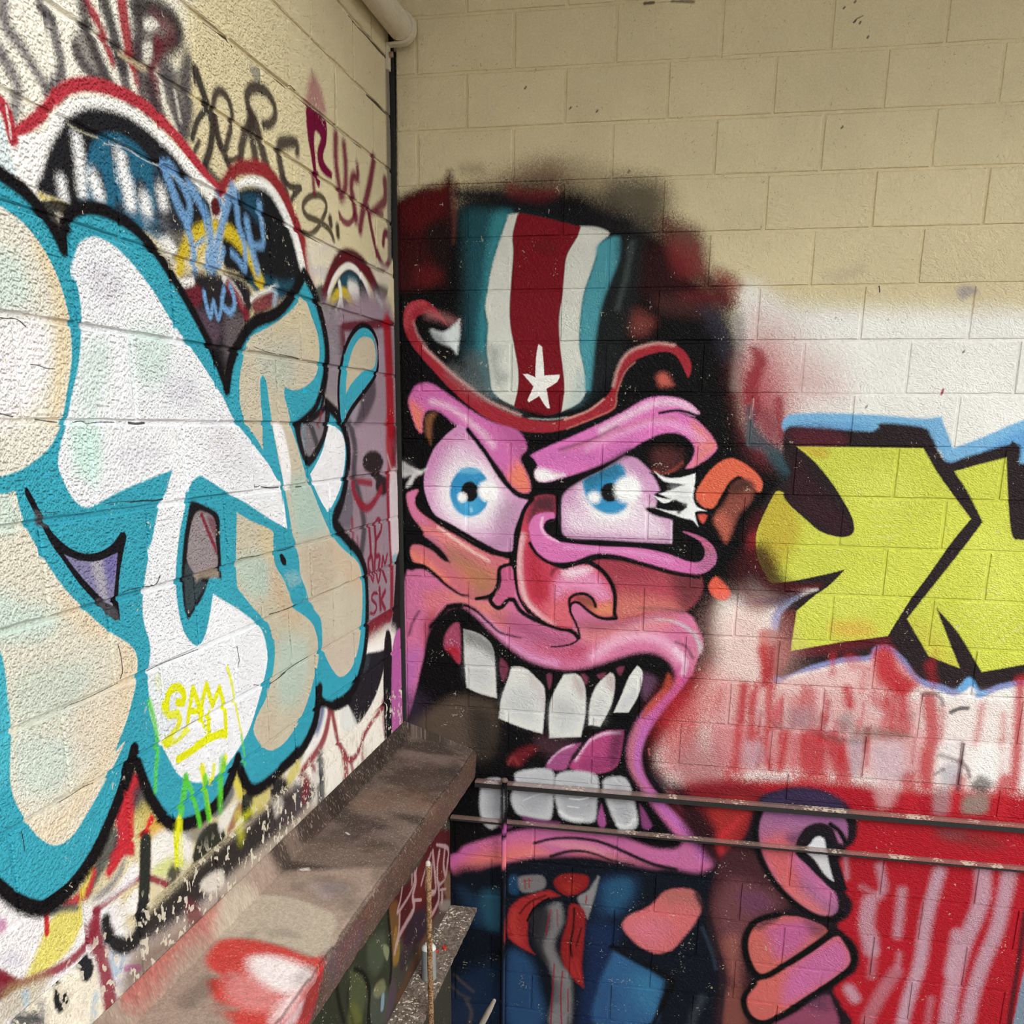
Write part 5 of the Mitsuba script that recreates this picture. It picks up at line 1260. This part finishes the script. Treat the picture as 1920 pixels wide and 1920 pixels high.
def ledge_colour(p, n, uv):
    top = p.z - Z0 > -1.545
    u = -p.y
    v = dr.select(top, p.x, 0.36 - 1.50 - (p.z - Z0))
    b = fbm(u * 9, v * 6, 1.0, 4)
    base = mix(mi.Color3f(0.070, 0.050, 0.040), mi.Color3f(0.180, 0.130, 0.108), smoothstep(0.3, 0.7, b))
    col = painted('ledge', u, v, base)
    g = noise(u * 330, v * 330) * 0.6 + noise(u * 130, v * 130, 4.0) * 0.4
    col = col * (0.72 + 0.5 * g)
    col = mix(col, mi.Color3f(0.5, 0.43, 0.36), 0.3 * smoothstep(0.76, 0.84, noise(u * 260, v * 260, 8.0)))
    return mix(col, mi.Color3f(0.03, 0.025, 0.022), 0.35 * smoothstep(0.58, 0.8, fbm(u * 6, v * 9, 12.0, 3)))


def under_colour(p, n, uv):
    u, v = -p.y, p.z - Z0
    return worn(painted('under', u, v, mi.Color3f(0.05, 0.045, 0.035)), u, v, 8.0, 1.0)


def slab_colour(p, n, uv):
    g = noise(p.x * 210, p.y * 210, p.z * 210) * 0.6 + noise(p.x * 80, p.y * 80, 3.0) * 0.4
    col = mix(mi.Color3f(0.13, 0.10, 0.08), mi.Color3f(0.28, 0.225, 0.185), smoothstep(0.3, 0.7, g))
    chips = noise(p.x * 120, p.y * 120, 9.0) * 0.65 + noise(p.x * 14, p.y * 14, 2.0) * 0.35
    return mix(col, mi.Color3f(0.74, 0.66, 0.56), 0.9 * smoothstep(0.72, 0.78, chips))


def concrete_colour(p, n, uv):
    g = fbm(p.x * 3, p.y * 3, p.z * 3, 4)
    f = noise(p.x * 180, p.y * 180, p.z * 180)
    return mi.Color3f(0.30, 0.275, 0.235) * (0.7 + 0.5 * g + 0.2 * f)


def rust_colour(p, n, uv):
    g = noise(p.x * 260, p.y * 260, p.z * 150) * 0.6 + noise(p.x * 90, p.y * 90, p.z * 40) * 0.4
    col = mix(mi.Color3f(0.13, 0.058, 0.025), mi.Color3f(0.33, 0.19, 0.10), smoothstep(0.35, 0.65, g))
    return mix(col, mi.Color3f(0.55, 0.42, 0.30), 0.8 * smoothstep(0.70, 0.78, noise(p.x * 330, p.y * 330, p.z * 200)))


def flange_colour(p, n, uv):
    """The steel's top face carries the mural, dulled and scraped to rust along its rim."""
    u, v = p.x, p.z - Z0
    col = painted('back', u, v, mi.Color3f(*map(float, CREAM))) * 0.8
    g = noise(u * 130, p.y * 130, v * 130) * 0.5 + noise(u * 16, 3.0, v * 30) * 0.5
    col = mix(col, mi.Color3f(0.27, 0.17, 0.145), 0.62)
    return mix(col, mi.Color3f(0.60, 0.50, 0.40), 0.8 * smoothstep(0.68, 0.76, g + 0.10 * smoothstep(1.6, 2.6, u)))


def pipe_colour(p, n, uv):
    g = fbm(p.x * 16, p.y * 5, p.z * 16, 3)
    return mix(mi.Color3f(0.52, 0.46, 0.34), mi.Color3f(0.66, 0.60, 0.47), g) * (0.92 + 0.14 * noise(p.x * 200, p.y * 60, p.z * 200))


def wall_relief(p, n, uv):
    return 0.55 * noise(p.x * 230, p.y * 230, p.z * 230) + 0.3 * noise(p.x * 95, p.y * 95, p.z * 95) + 0.15 * noise(p.x * 420, p.y * 420, p.z * 420)


def stucco_relief(p, n, uv):
    return 0.5 * noise(p.x * 140, p.y * 140, p.z * 140) + 0.35 * noise(p.x * 270, p.y * 270, p.z * 270) + 0.15 * fbm(p.x * 30, p.y * 30, p.z * 30)


def gravel_relief(p, n, uv):
    return 0.6 * noise(p.x * 150, p.y * 150, p.z * 150) + 0.4 * noise(p.x * 330, p.y * 330, p.z * 330)


def surface(key, colour, rough, relief=None, scale=0.002, spec=0.1):
    b = {'type': 'principled', 'base_color': mikit.proc(colour), 'roughness': rough, 'specular': spec}
    if relief is not None:
        b = {'type': 'bumpmap', 'height': mikit.proc(relief, eps=7e-4), 'scale': scale, 'bsdf': b}
    scene[key] = {'type': 'twosided', 'bsdf': b}


surface('paint_back', back_colour, 0.42, wall_relief, 0.0055)
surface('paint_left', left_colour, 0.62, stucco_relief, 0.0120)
surface('paint_ledge', ledge_colour, 0.6, gravel_relief, 0.0022)
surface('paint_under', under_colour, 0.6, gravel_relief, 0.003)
surface('slab_concrete', slab_colour, 0.8, gravel_relief, 0.003)
surface('plain_concrete', concrete_colour, 0.85)
surface('rust', rust_colour, 0.8, gravel_relief, 0.0015)
surface('flange_paint', flange_colour, 0.45)
surface('pipe_paint', pipe_colour, 0.45)


def plain(key, rgb, rough, metallic=0.0):
    scene[key] = {'type': 'twosided', 'bsdf': {'type': 'principled', 'base_color': {'type': 'rgb', 'value': list(rgb)}, 'roughness': rough, 'metallic': metallic}}


plain('gap_shade', (0.02, 0.018, 0.016), 0.9)
plain('can_body', (0.33, 0.35, 0.36), 0.4, 0.3)
plain('can_white', (0.74, 0.74, 0.72), 0.35)
plain('can_dark', (0.05, 0.05, 0.05), 0.4)
plain('cap_red', (0.55, 0.03, 0.015), 0.35)
plain('lip_black', (0.012, 0.010, 0.010), 0.6)
plain('bolt_steel', (0.36, 0.24, 0.19), 0.5, 0.5)
plain('pale_wood', (0.36, 0.30, 0.25), 0.7)
plain('pale_tip', (0.55, 0.50, 0.45), 0.6)


# ---------------------------------------------------------------- building helpers
def box(x0, x1, y0, y1, z0, z1):
    m = trimesh.creation.box((x1 - x0, y1 - y0, z1 - z0))
    m.apply_translation([(x0 + x1) / 2, (y0 + y1) / 2, (z0 + z1) / 2])
    return m


def add(key, mesh, bsdf, smooth=False):
    m = mesh.copy()
    m.apply_translation([0, 0, Z0])
    scene[key] = mikit.ply(m, bsdf, smooth)
    return key


def structure(key, mesh, bsdf, label):
    add(key, mesh, bsdf)
    labels[key] = {'label': label, 'kind': 'structure'}


COUNT = {}


def part(holder, name):
    k = (holder, name)
    COUNT[k] = COUNT.get(k, 0) + 1
    return f'{holder}__{name}' + (f'_{COUNT[k] - 1:03d}' if COUNT[k] > 1 else '')


def block_mesh(u0, u1, v0, v1, place, proud, ragged):
    """One wall block seen from the front: a slightly uneven face, worn bevels down to the joint. place(u, v, depth) gives the point."""
    def ring(inset, depth, jig):
        pts = []
        for (a, b) in (((u0, v0), (u1, v0)), ((u1, v0), (u1, v1)), ((u1, v1), (u0, v1)), ((u0, v1), (u0, v0))):
            k = 6 if abs(b[0] - a[0]) > 0.15 else 3
            for t in np.arange(k) / k:
                pts.append((a[0] + (b[0] - a[0]) * t, a[1] + (b[1] - a[1]) * t))
        out = []
        for (u, v) in pts:
            j = inset + abs(rng.normal(0, jig)) + (rng.random() < 0.06) * jig * 2.5
            out.append(place(np.clip(u, u0 + j, u1 - j), np.clip(v, v0 + j, v1 - j), depth))
        return out
    tilt = rng.normal(0, 0.0006)
    front, mid, rear = ring(0.0075, proud + tilt, ragged), ring(0.0050, proud - 0.0030, ragged * 0.8), ring(0.0045, -0.012, 0.0)
    n = len(front)
    v = np.array(front + mid + rear + [np.mean(front, 0)])
    f = [(3 * n, i, (i + 1) % n) for i in range(n)]
    for a in (0, n):
        for i in range(n):
            j = (i + 1) % n
            f += [(a + i, a + n + i, a + n + j), (a + i, a + n + j, a + j)]
    return trimesh.Trimesh(v, np.array(f), process=False)


def place_back(u, v, d):
    return (u, -d, v)


def place_left(u, v, d):
    return (d, -u, v)


def course(wall, bsdf, place, z1, z0, starts, lo, hi, ragged):
    edges = [lo] + [s for s in starts if lo + 0.05 < s < hi - 0.05] + [hi]
    for a, b in zip(edges[:-1], edges[1:]):
        m = block_mesh(a, b, z0, z1, place, float(np.clip(rng.normal(0.0, 0.0007), -0.0015, 0.0015)), ragged)
        if place is place_back:
            m.invert()
        add(part(wall, 'block'), m, bsdf, 25)


# ---------------------------------------------------------------- the setting
JOINT = 0.0050                        # how far the joints lie behind the block faces
structure('wall_back', box(-0.25, 5.0, JOINT, 0.25, -3.3, 2.25), 'paint_back', 'painted concrete block wall with a snarling pink cartoon face in a striped top hat')
structure('wall_left', box(-0.25, -0.0068, -6.5, -0.016, -3.3, 2.25), 'paint_left', 'painted concrete block wall with a big turquoise and cream graffiti piece')
LEFT_ODD = 1
structure('trim_1', box(-0.012, 0.011, -0.008, 0.008, -1.40, 2.25), 'gap_shade', 'dark strip added down the corner gap of the two walls to stand for its shade')  # added strip, its dark colour stands for shade in the open corner gap
HB, HL, BL = 0.20700, 0.20456, 0.4064
ZB, ZL, XO, XD = 1.58473, 1.42815, 0.10623, 0.01845
for k in range(-2, 15):               # courses above the steel channel
    first = XO + (0.5 + XD) * BL * (k % 2)
    course('wall_back', 'paint_back', place_back, ZB - k * HB, ZB - (k + 1) * HB, [first + BL * j for j in range(-1, 9)], 0.014, 3.45, 0.0011)
for k in range(6):                    # and below it
    top = (-1.885, -2.087, -2.294, -2.508, -2.719, -2.925)[k]
    bot = (-2.087, -2.294, -2.508, -2.719, -2.925, -3.13)[k]
    course('wall_back', 'paint_back', place_back, top, bot, [(0.245 if k % 2 == 0 else 0.03) + BL * j for j in range(0, 9)], 0.014, 3.45, 0.0011)
course('wall_back', 'paint_back', place_back, ZB - 15 * HB, -1.655, [0.02 + 0.9 * j for j in range(0, 5)], 0.014, 3.45, 0.0006)
for k in range(-3, 15):
    first = 0.25 if k % 2 == 0 else 0.04
    if k in (1, 3, 5, 7, 9, 11, 13):
        pass
    course('wall_left', 'paint_left', place_left, ZL - k * HL, max(ZL - (k + 1) * HL, -1.49), [(0.242 if k % 2 == LEFT_ODD else 0.044) + 0.4035 * j for j in range(0, 9)], 0.022, 3.3, 0.0016)

structure('floor', box(-0.25, 5.0, -7.0, 0.25, -3.45, -3.3), 'plain_concrete', 'dark concrete floor below the walls')
structure('floor_upper', box(-0.004, 5.0, -7.0, -2.75, -1.9, -1.66), 'plain_concrete', 'concrete upper floor at the edge of the opening')
structure('ceiling', box(-0.25, 5.0, -2.2, 0.25, 2.25, 2.45), 'plain_concrete', 'concrete roof slab over the corner')

# ---------------------------------------------------------------- concrete ledge along the left wall
prof = np.array([[0.0025, -1.40], [0.006, -1.402], [0.028, -1.462], [0.034, -1.478], [0.335, -1.519], [0.352, -1.526], [0.360, -1.538], [0.361, -1.600], [0.357, -1.662], [0.352, -1.668], [0.0025, -1.668]])
ys = np.linspace(-0.004, -3.3, 120)
vv, ff = [], []
for i, y in enumerate(ys):
    for q, (x, z) in enumerate(prof):
        w = 0.0 if q in (0, 10) else 0.0016
        chip = 0.006 * max(0, rng.normal(0, 1) - 1.3) if q in (5, 6, 8, 9) else 0
        vv.append((x + rng.normal(0, w) - chip, y, z + rng.normal(0, w * 0.7) + (0.5 * chip if q > 7 else -0.5 * chip)))
n = len(prof)
for i in range(len(ys) - 1):
    for q in range(n):
        a, b = i * n + q, i * n + (q + 1) % n
        ff += [(a, b, b + n), (a, b + n, a + n)]
for q in range(1, n - 1):
    ff += [(0, q + 1, q), ((len(ys) - 1) * n, (len(ys) - 1) * n + q, (len(ys) - 1) * n + q + 1)]
ledge = trimesh.Trimesh(vv, ff, process=False)
ledge.fix_normals()
add('concrete_ledge', ledge, 'paint_ledge', 30)
labels['concrete_ledge'] = {'label': 'long grimy concrete ledge running along the left wall, sprayed red and white near its front', 'category': 'ledge'}

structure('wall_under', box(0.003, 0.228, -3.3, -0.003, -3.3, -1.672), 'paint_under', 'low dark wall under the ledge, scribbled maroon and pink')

sl = box(0.226, 0.363, -2.9, -0.003, -2.392, -2.370)
sl = sl.subdivide_to_size(0.03)
vv = np.array(sl.vertices)
edge = vv[:, 0] > 0.36
vv[edge, 0] += rng.normal(0, 0.0018, edge.sum())
sl.vertices = vv
add('stone_shelf', sl, 'slab_concrete')
labels['stone_shelf'] = {'label': 'narrow gritty slab below the ledge, strewn with pale chips', 'category': 'shelf'}
chips = []
for i in range(420):
    y = -rng.uniform(0.02, 2.2)
    near = rng.random() < 0.75
    x = rng.uniform(0.232, 0.26) if near and y > -0.75 else rng.uniform(0.232, 0.355)
    if y > -0.75 and rng.random() < 0.45:
        continue
    s = rng.uniform(0.002, 0.0075)
    c = trimesh.creation.icosphere(subdivisions=0, radius=s)
    c.apply_scale([1, rng.uniform(0.5, 1.3), rng.uniform(0.25, 0.5)])
    c.apply_transform(trimesh.transformations.rotation_matrix(rng.uniform(0, 6.28), [0, 0, 1]))
    c.apply_translation([x, y, -2.3695 + s * 0.45])
    chips.append(c)
plain('paint_chip', (0.66, 0.58, 0.49), 0.8)
add('paint_chips', trimesh.util.concatenate(chips), 'paint_chip')
labels['paint_chips'] = {'label': 'pale flakes of fallen paint and grit lying on the narrow slab', 'category': 'debris', 'kind': 'stuff'}

# ---------------------------------------------------------------- steel channel on the back wall
def bar(x0, x1, y0, y1, z0, z1, wob=0.0006):
    m = box(x0, x1, y0, y1, z0, z1).subdivide_to_size(0.09)
    v = np.array(m.vertices)
    v[:, 2] += rng.normal(0, wob, len(v)) * (v[:, 1] < (y0 + y1) / 2)
    m.vertices = v
    return m


add('steel_channel__web', box(0.24, 4.4, -0.008, -0.0035, -1.868, -1.674), 'paint_back')
add('steel_channel__flange', bar(0.365, 4.4, -0.046, -0.0035, -1.682, -1.668), 'flange_paint')
add('steel_channel__flange_001', bar(0.24, 4.4, -0.042, -0.0035, -1.882, -1.868), 'flange_paint')
add('steel_channel__flange__lip', box(0.365, 4.4, -0.0472, -0.042, -1.698, -1.675), 'lip_black')
add('steel_channel__flange_001__lip', box(0.24, 4.4, -0.0432, -0.039, -1.886, -1.876), 'lip_black')
labels['steel_channel'] = {'label': 'long rusty steel channel fixed level along the back wall, mural painted over it', 'category': 'steel beam'}
labels['steel_channel__flange'] = {'label': 'upper flange with scraped rim'}
labels['steel_channel__flange_001'] = {'label': 'lower rust-brown flange'}

cond = trimesh.creation.cylinder(radius=0.0125, height=1.66, sections=16)
cond.apply_translation([0.515, -0.060, -1.664 - 0.81])
add('conduit__tube', cond, 'paint_back', 40)
cap = trimesh.creation.uv_sphere(radius=0.0165, count=[12, 16])
cap.apply_scale([1.0, 1.0, 0.8])
cap.apply_translation([0.515, -0.060, -1.645])
add('conduit__end_cap', cap, 'flange_paint', True)
add('conduit__clip', box(0.503, 0.527, -0.060, -0.003, -2.60, -2.585), 'paint_back')
labels['conduit'] = {'label': 'thin upright conduit on the back wall, painted over, crossing the steel channel', 'category': 'conduit'}

# ---------------------------------------------------------------- pipe in the top corner
def sweep(radius, length, sections=40):
    return trimesh.creation.cylinder(radius=radius, height=length, sections=sections, transform=trimesh.transformations.rotation_matrix(math.pi / 2, [1, 0, 0]))


PX, PZ, PR = 0.062, 1.530, 0.050
pm = sweep(PR, 3.1)
pm.apply_translation([PX, -0.03 - 1.55, PZ])
add('drain_pipe__tube', pm, 'pipe_paint', 40)
ang = np.linspace(math.radians(-90), math.radians(165), 36)
ro, ri = PR + 0.011, PR + 0.001
vv, ff = [], []
for a in ang:
    for r, y in ((ri, -0.075), (ro, -0.075), (ro, -0.040), (ri, -0.040)):
        vv.append((PX + r * math.cos(a), y, PZ + r * math.sin(a)))
for i in range(len(ang) - 1):
    for q in range(4):
        a, b = 4 * i + q, 4 * i + (q + 1) % 4
        ff += [(a, b, b + 4), (a, b + 4, a + 4)]
ff += [(0, 2, 1), (0, 3, 2)]
e0 = 4 * (len(ang) - 1)
ff += [(e0, e0 + 1, e0 + 2), (e0, e0 + 2, e0 + 3)]
ring = trimesh.Trimesh(vv, ff, process=False)
ring.fix_normals()
strap = trimesh.util.concatenate([ring, box(0.004, PX, -0.075, -0.040, PZ - ro, PZ - ri), box(0.0, 0.010, -0.075, -0.040, PZ - ro - 0.085, PZ - ri)])
add('drain_pipe__strap', strap, 'pipe_paint', 30)
bolt = trimesh.creation.cylinder(radius=0.011, height=0.016, sections=8, transform=trimesh.transformations.rotation_matrix(math.pi / 2, [0, 1, 0]))
bolt.apply_translation([0.017, -0.0575, PZ - ro - 0.03])
add('drain_pipe__strap__bolt', bolt, 'bolt_steel')
labels['drain_pipe'] = {'label': 'fat cream painted pipe along the left wall into the top corner, held by a strap', 'category': 'pipe'}
labels['drain_pipe__strap'] = {'label': 'bent metal strap'}

# ---------------------------------------------------------------- small things
pts = np.array([[0.389, -0.925, -3.3], [0.388, -0.925, -2.3], [0.384, -0.925, -1.69]])
post = []
for a, b in zip(pts[:-1], pts[1:]):
    post.append(trimesh.creation.cylinder(radius=0.0115, segment=[a, b], sections=14))
add('rusty_post__rod', trimesh.util.concatenate(post), 'rust', 40)
tip = trimesh.creation.capsule(radius=0.0105, height=0.022, count=[10, 14])
tip.apply_translation([0.384, -0.925, -1.692])
add('rusty_post__tip', tip, 'pale_tip', True)
labels['rusty_post'] = {'label': 'thin rusty upright rod with a pale tip standing in front of the ledge', 'category': 'rod'}
labels['rusty_post__tip'] = {'label': 'pale rounded tip'}


def lathe(profile, sections=28):
    return trimesh.creation.revolve(np.array(profile), sections=sections)


cx, cy, cz = 0.305, -0.665, -2.370
def canpart(name, prof, bsdf):
    m = lathe(prof)
    m.apply_translation([cx, cy, cz])
    add('spray_can__' + name, m, bsdf, 35)


canpart('body', [(0, 0.0), (0.030, 0.0), (0.0325, 0.003), (0.0325, 0.006), (0.0318, 0.008), (0.0318, 0.140), (0.0325, 0.143), (0.0318, 0.147), (0.0, 0.147)], 'can_body')
canpart('dome', [(0, 0.147), (0.0320, 0.147), (0.0315, 0.152), (0.0265, 0.161), (0.0165, 0.168), (0.0165, 0.172), (0.0130, 0.174), (0, 0.174)], 'can_white')
canpart('valve', [(0, 0.174), (0.0075, 0.174), (0.0075, 0.178), (0.003, 0.179), (0.003, 0.186), (0, 0.186)], 'can_dark')
labels['spray_can'] = {'label': 'grey spray can with a white top standing on the narrow slab behind the rusty rod', 'category': 'spray can'}
for i, (x, y) in enumerate(((0.278, -0.452), (0.309, -0.418))):
    m = lathe([(0, 0), (0.0095, 0), (0.0100, 0.002), (0.0095, 0.010), (0.0080, 0.0125), (0.0040, 0.0125), (0.0036, 0.0105), (0, 0.0105)], 20)
    m.apply_transform(trimesh.transformations.rotation_matrix(0.25 if i else 0.0, [1, 0, 0]))
    m.apply_translation([x, y, -2.370 + (0.002 if i else 0)])
    k = add('spray_nozzle' + ('_001' if i else ''), m, 'cap_red', 35)
    labels[k] = {'label': ('red spray nozzle lying beside the spray can, the nearer of two', 'red spray nozzle lying on the slab, the one farther from the spray can')[i], 'category': 'nozzle', 'group': 'red spray nozzles on the slab'}
a, b = np.array([0.245, -0.50, -3.3]), np.array([0.566, -0.50, -2.553])
st = []
ts = np.linspace(0, 1, 14)
rad = 0.022 * (1 - 0.42 * ts) * (1 + 0.10 * np.sin(ts * 23)) * np.where(ts > 0.97, 0.8, 1)
sides = 12
vv, ff = [], []
for t, r in zip(ts, rad):
    c = a + (b - a) * t
    for q in range(sides):
        w = 2 * math.pi * q / sides
        vv.append((c[0] + r * math.cos(w), c[1] + r * math.sin(w), c[2]))
for i in range(len(ts) - 1):
    for q in range(sides):
        p0, p1 = i * sides + q, i * sides + (q + 1) % sides
        ff += [(p0, p1, p1 + sides), (p0, p1 + sides, p0 + sides)]
top = (len(ts) - 1) * sides
vv += [tuple(b + np.array([0, 0, 0.009])), tuple(a)]
for q in range(sides):
    ff += [(top + q, top + (q + 1) % sides, len(vv) - 2), ((q + 1) % sides, q, len(vv) - 1)]
add('wooden_stick', trimesh.Trimesh(vv, ff, process=False), 'pale_wood', 40)
labels['wooden_stick'] = {'label': 'pale weathered stick leaning upright below the shirt of the painted figure', 'category': 'stick'}
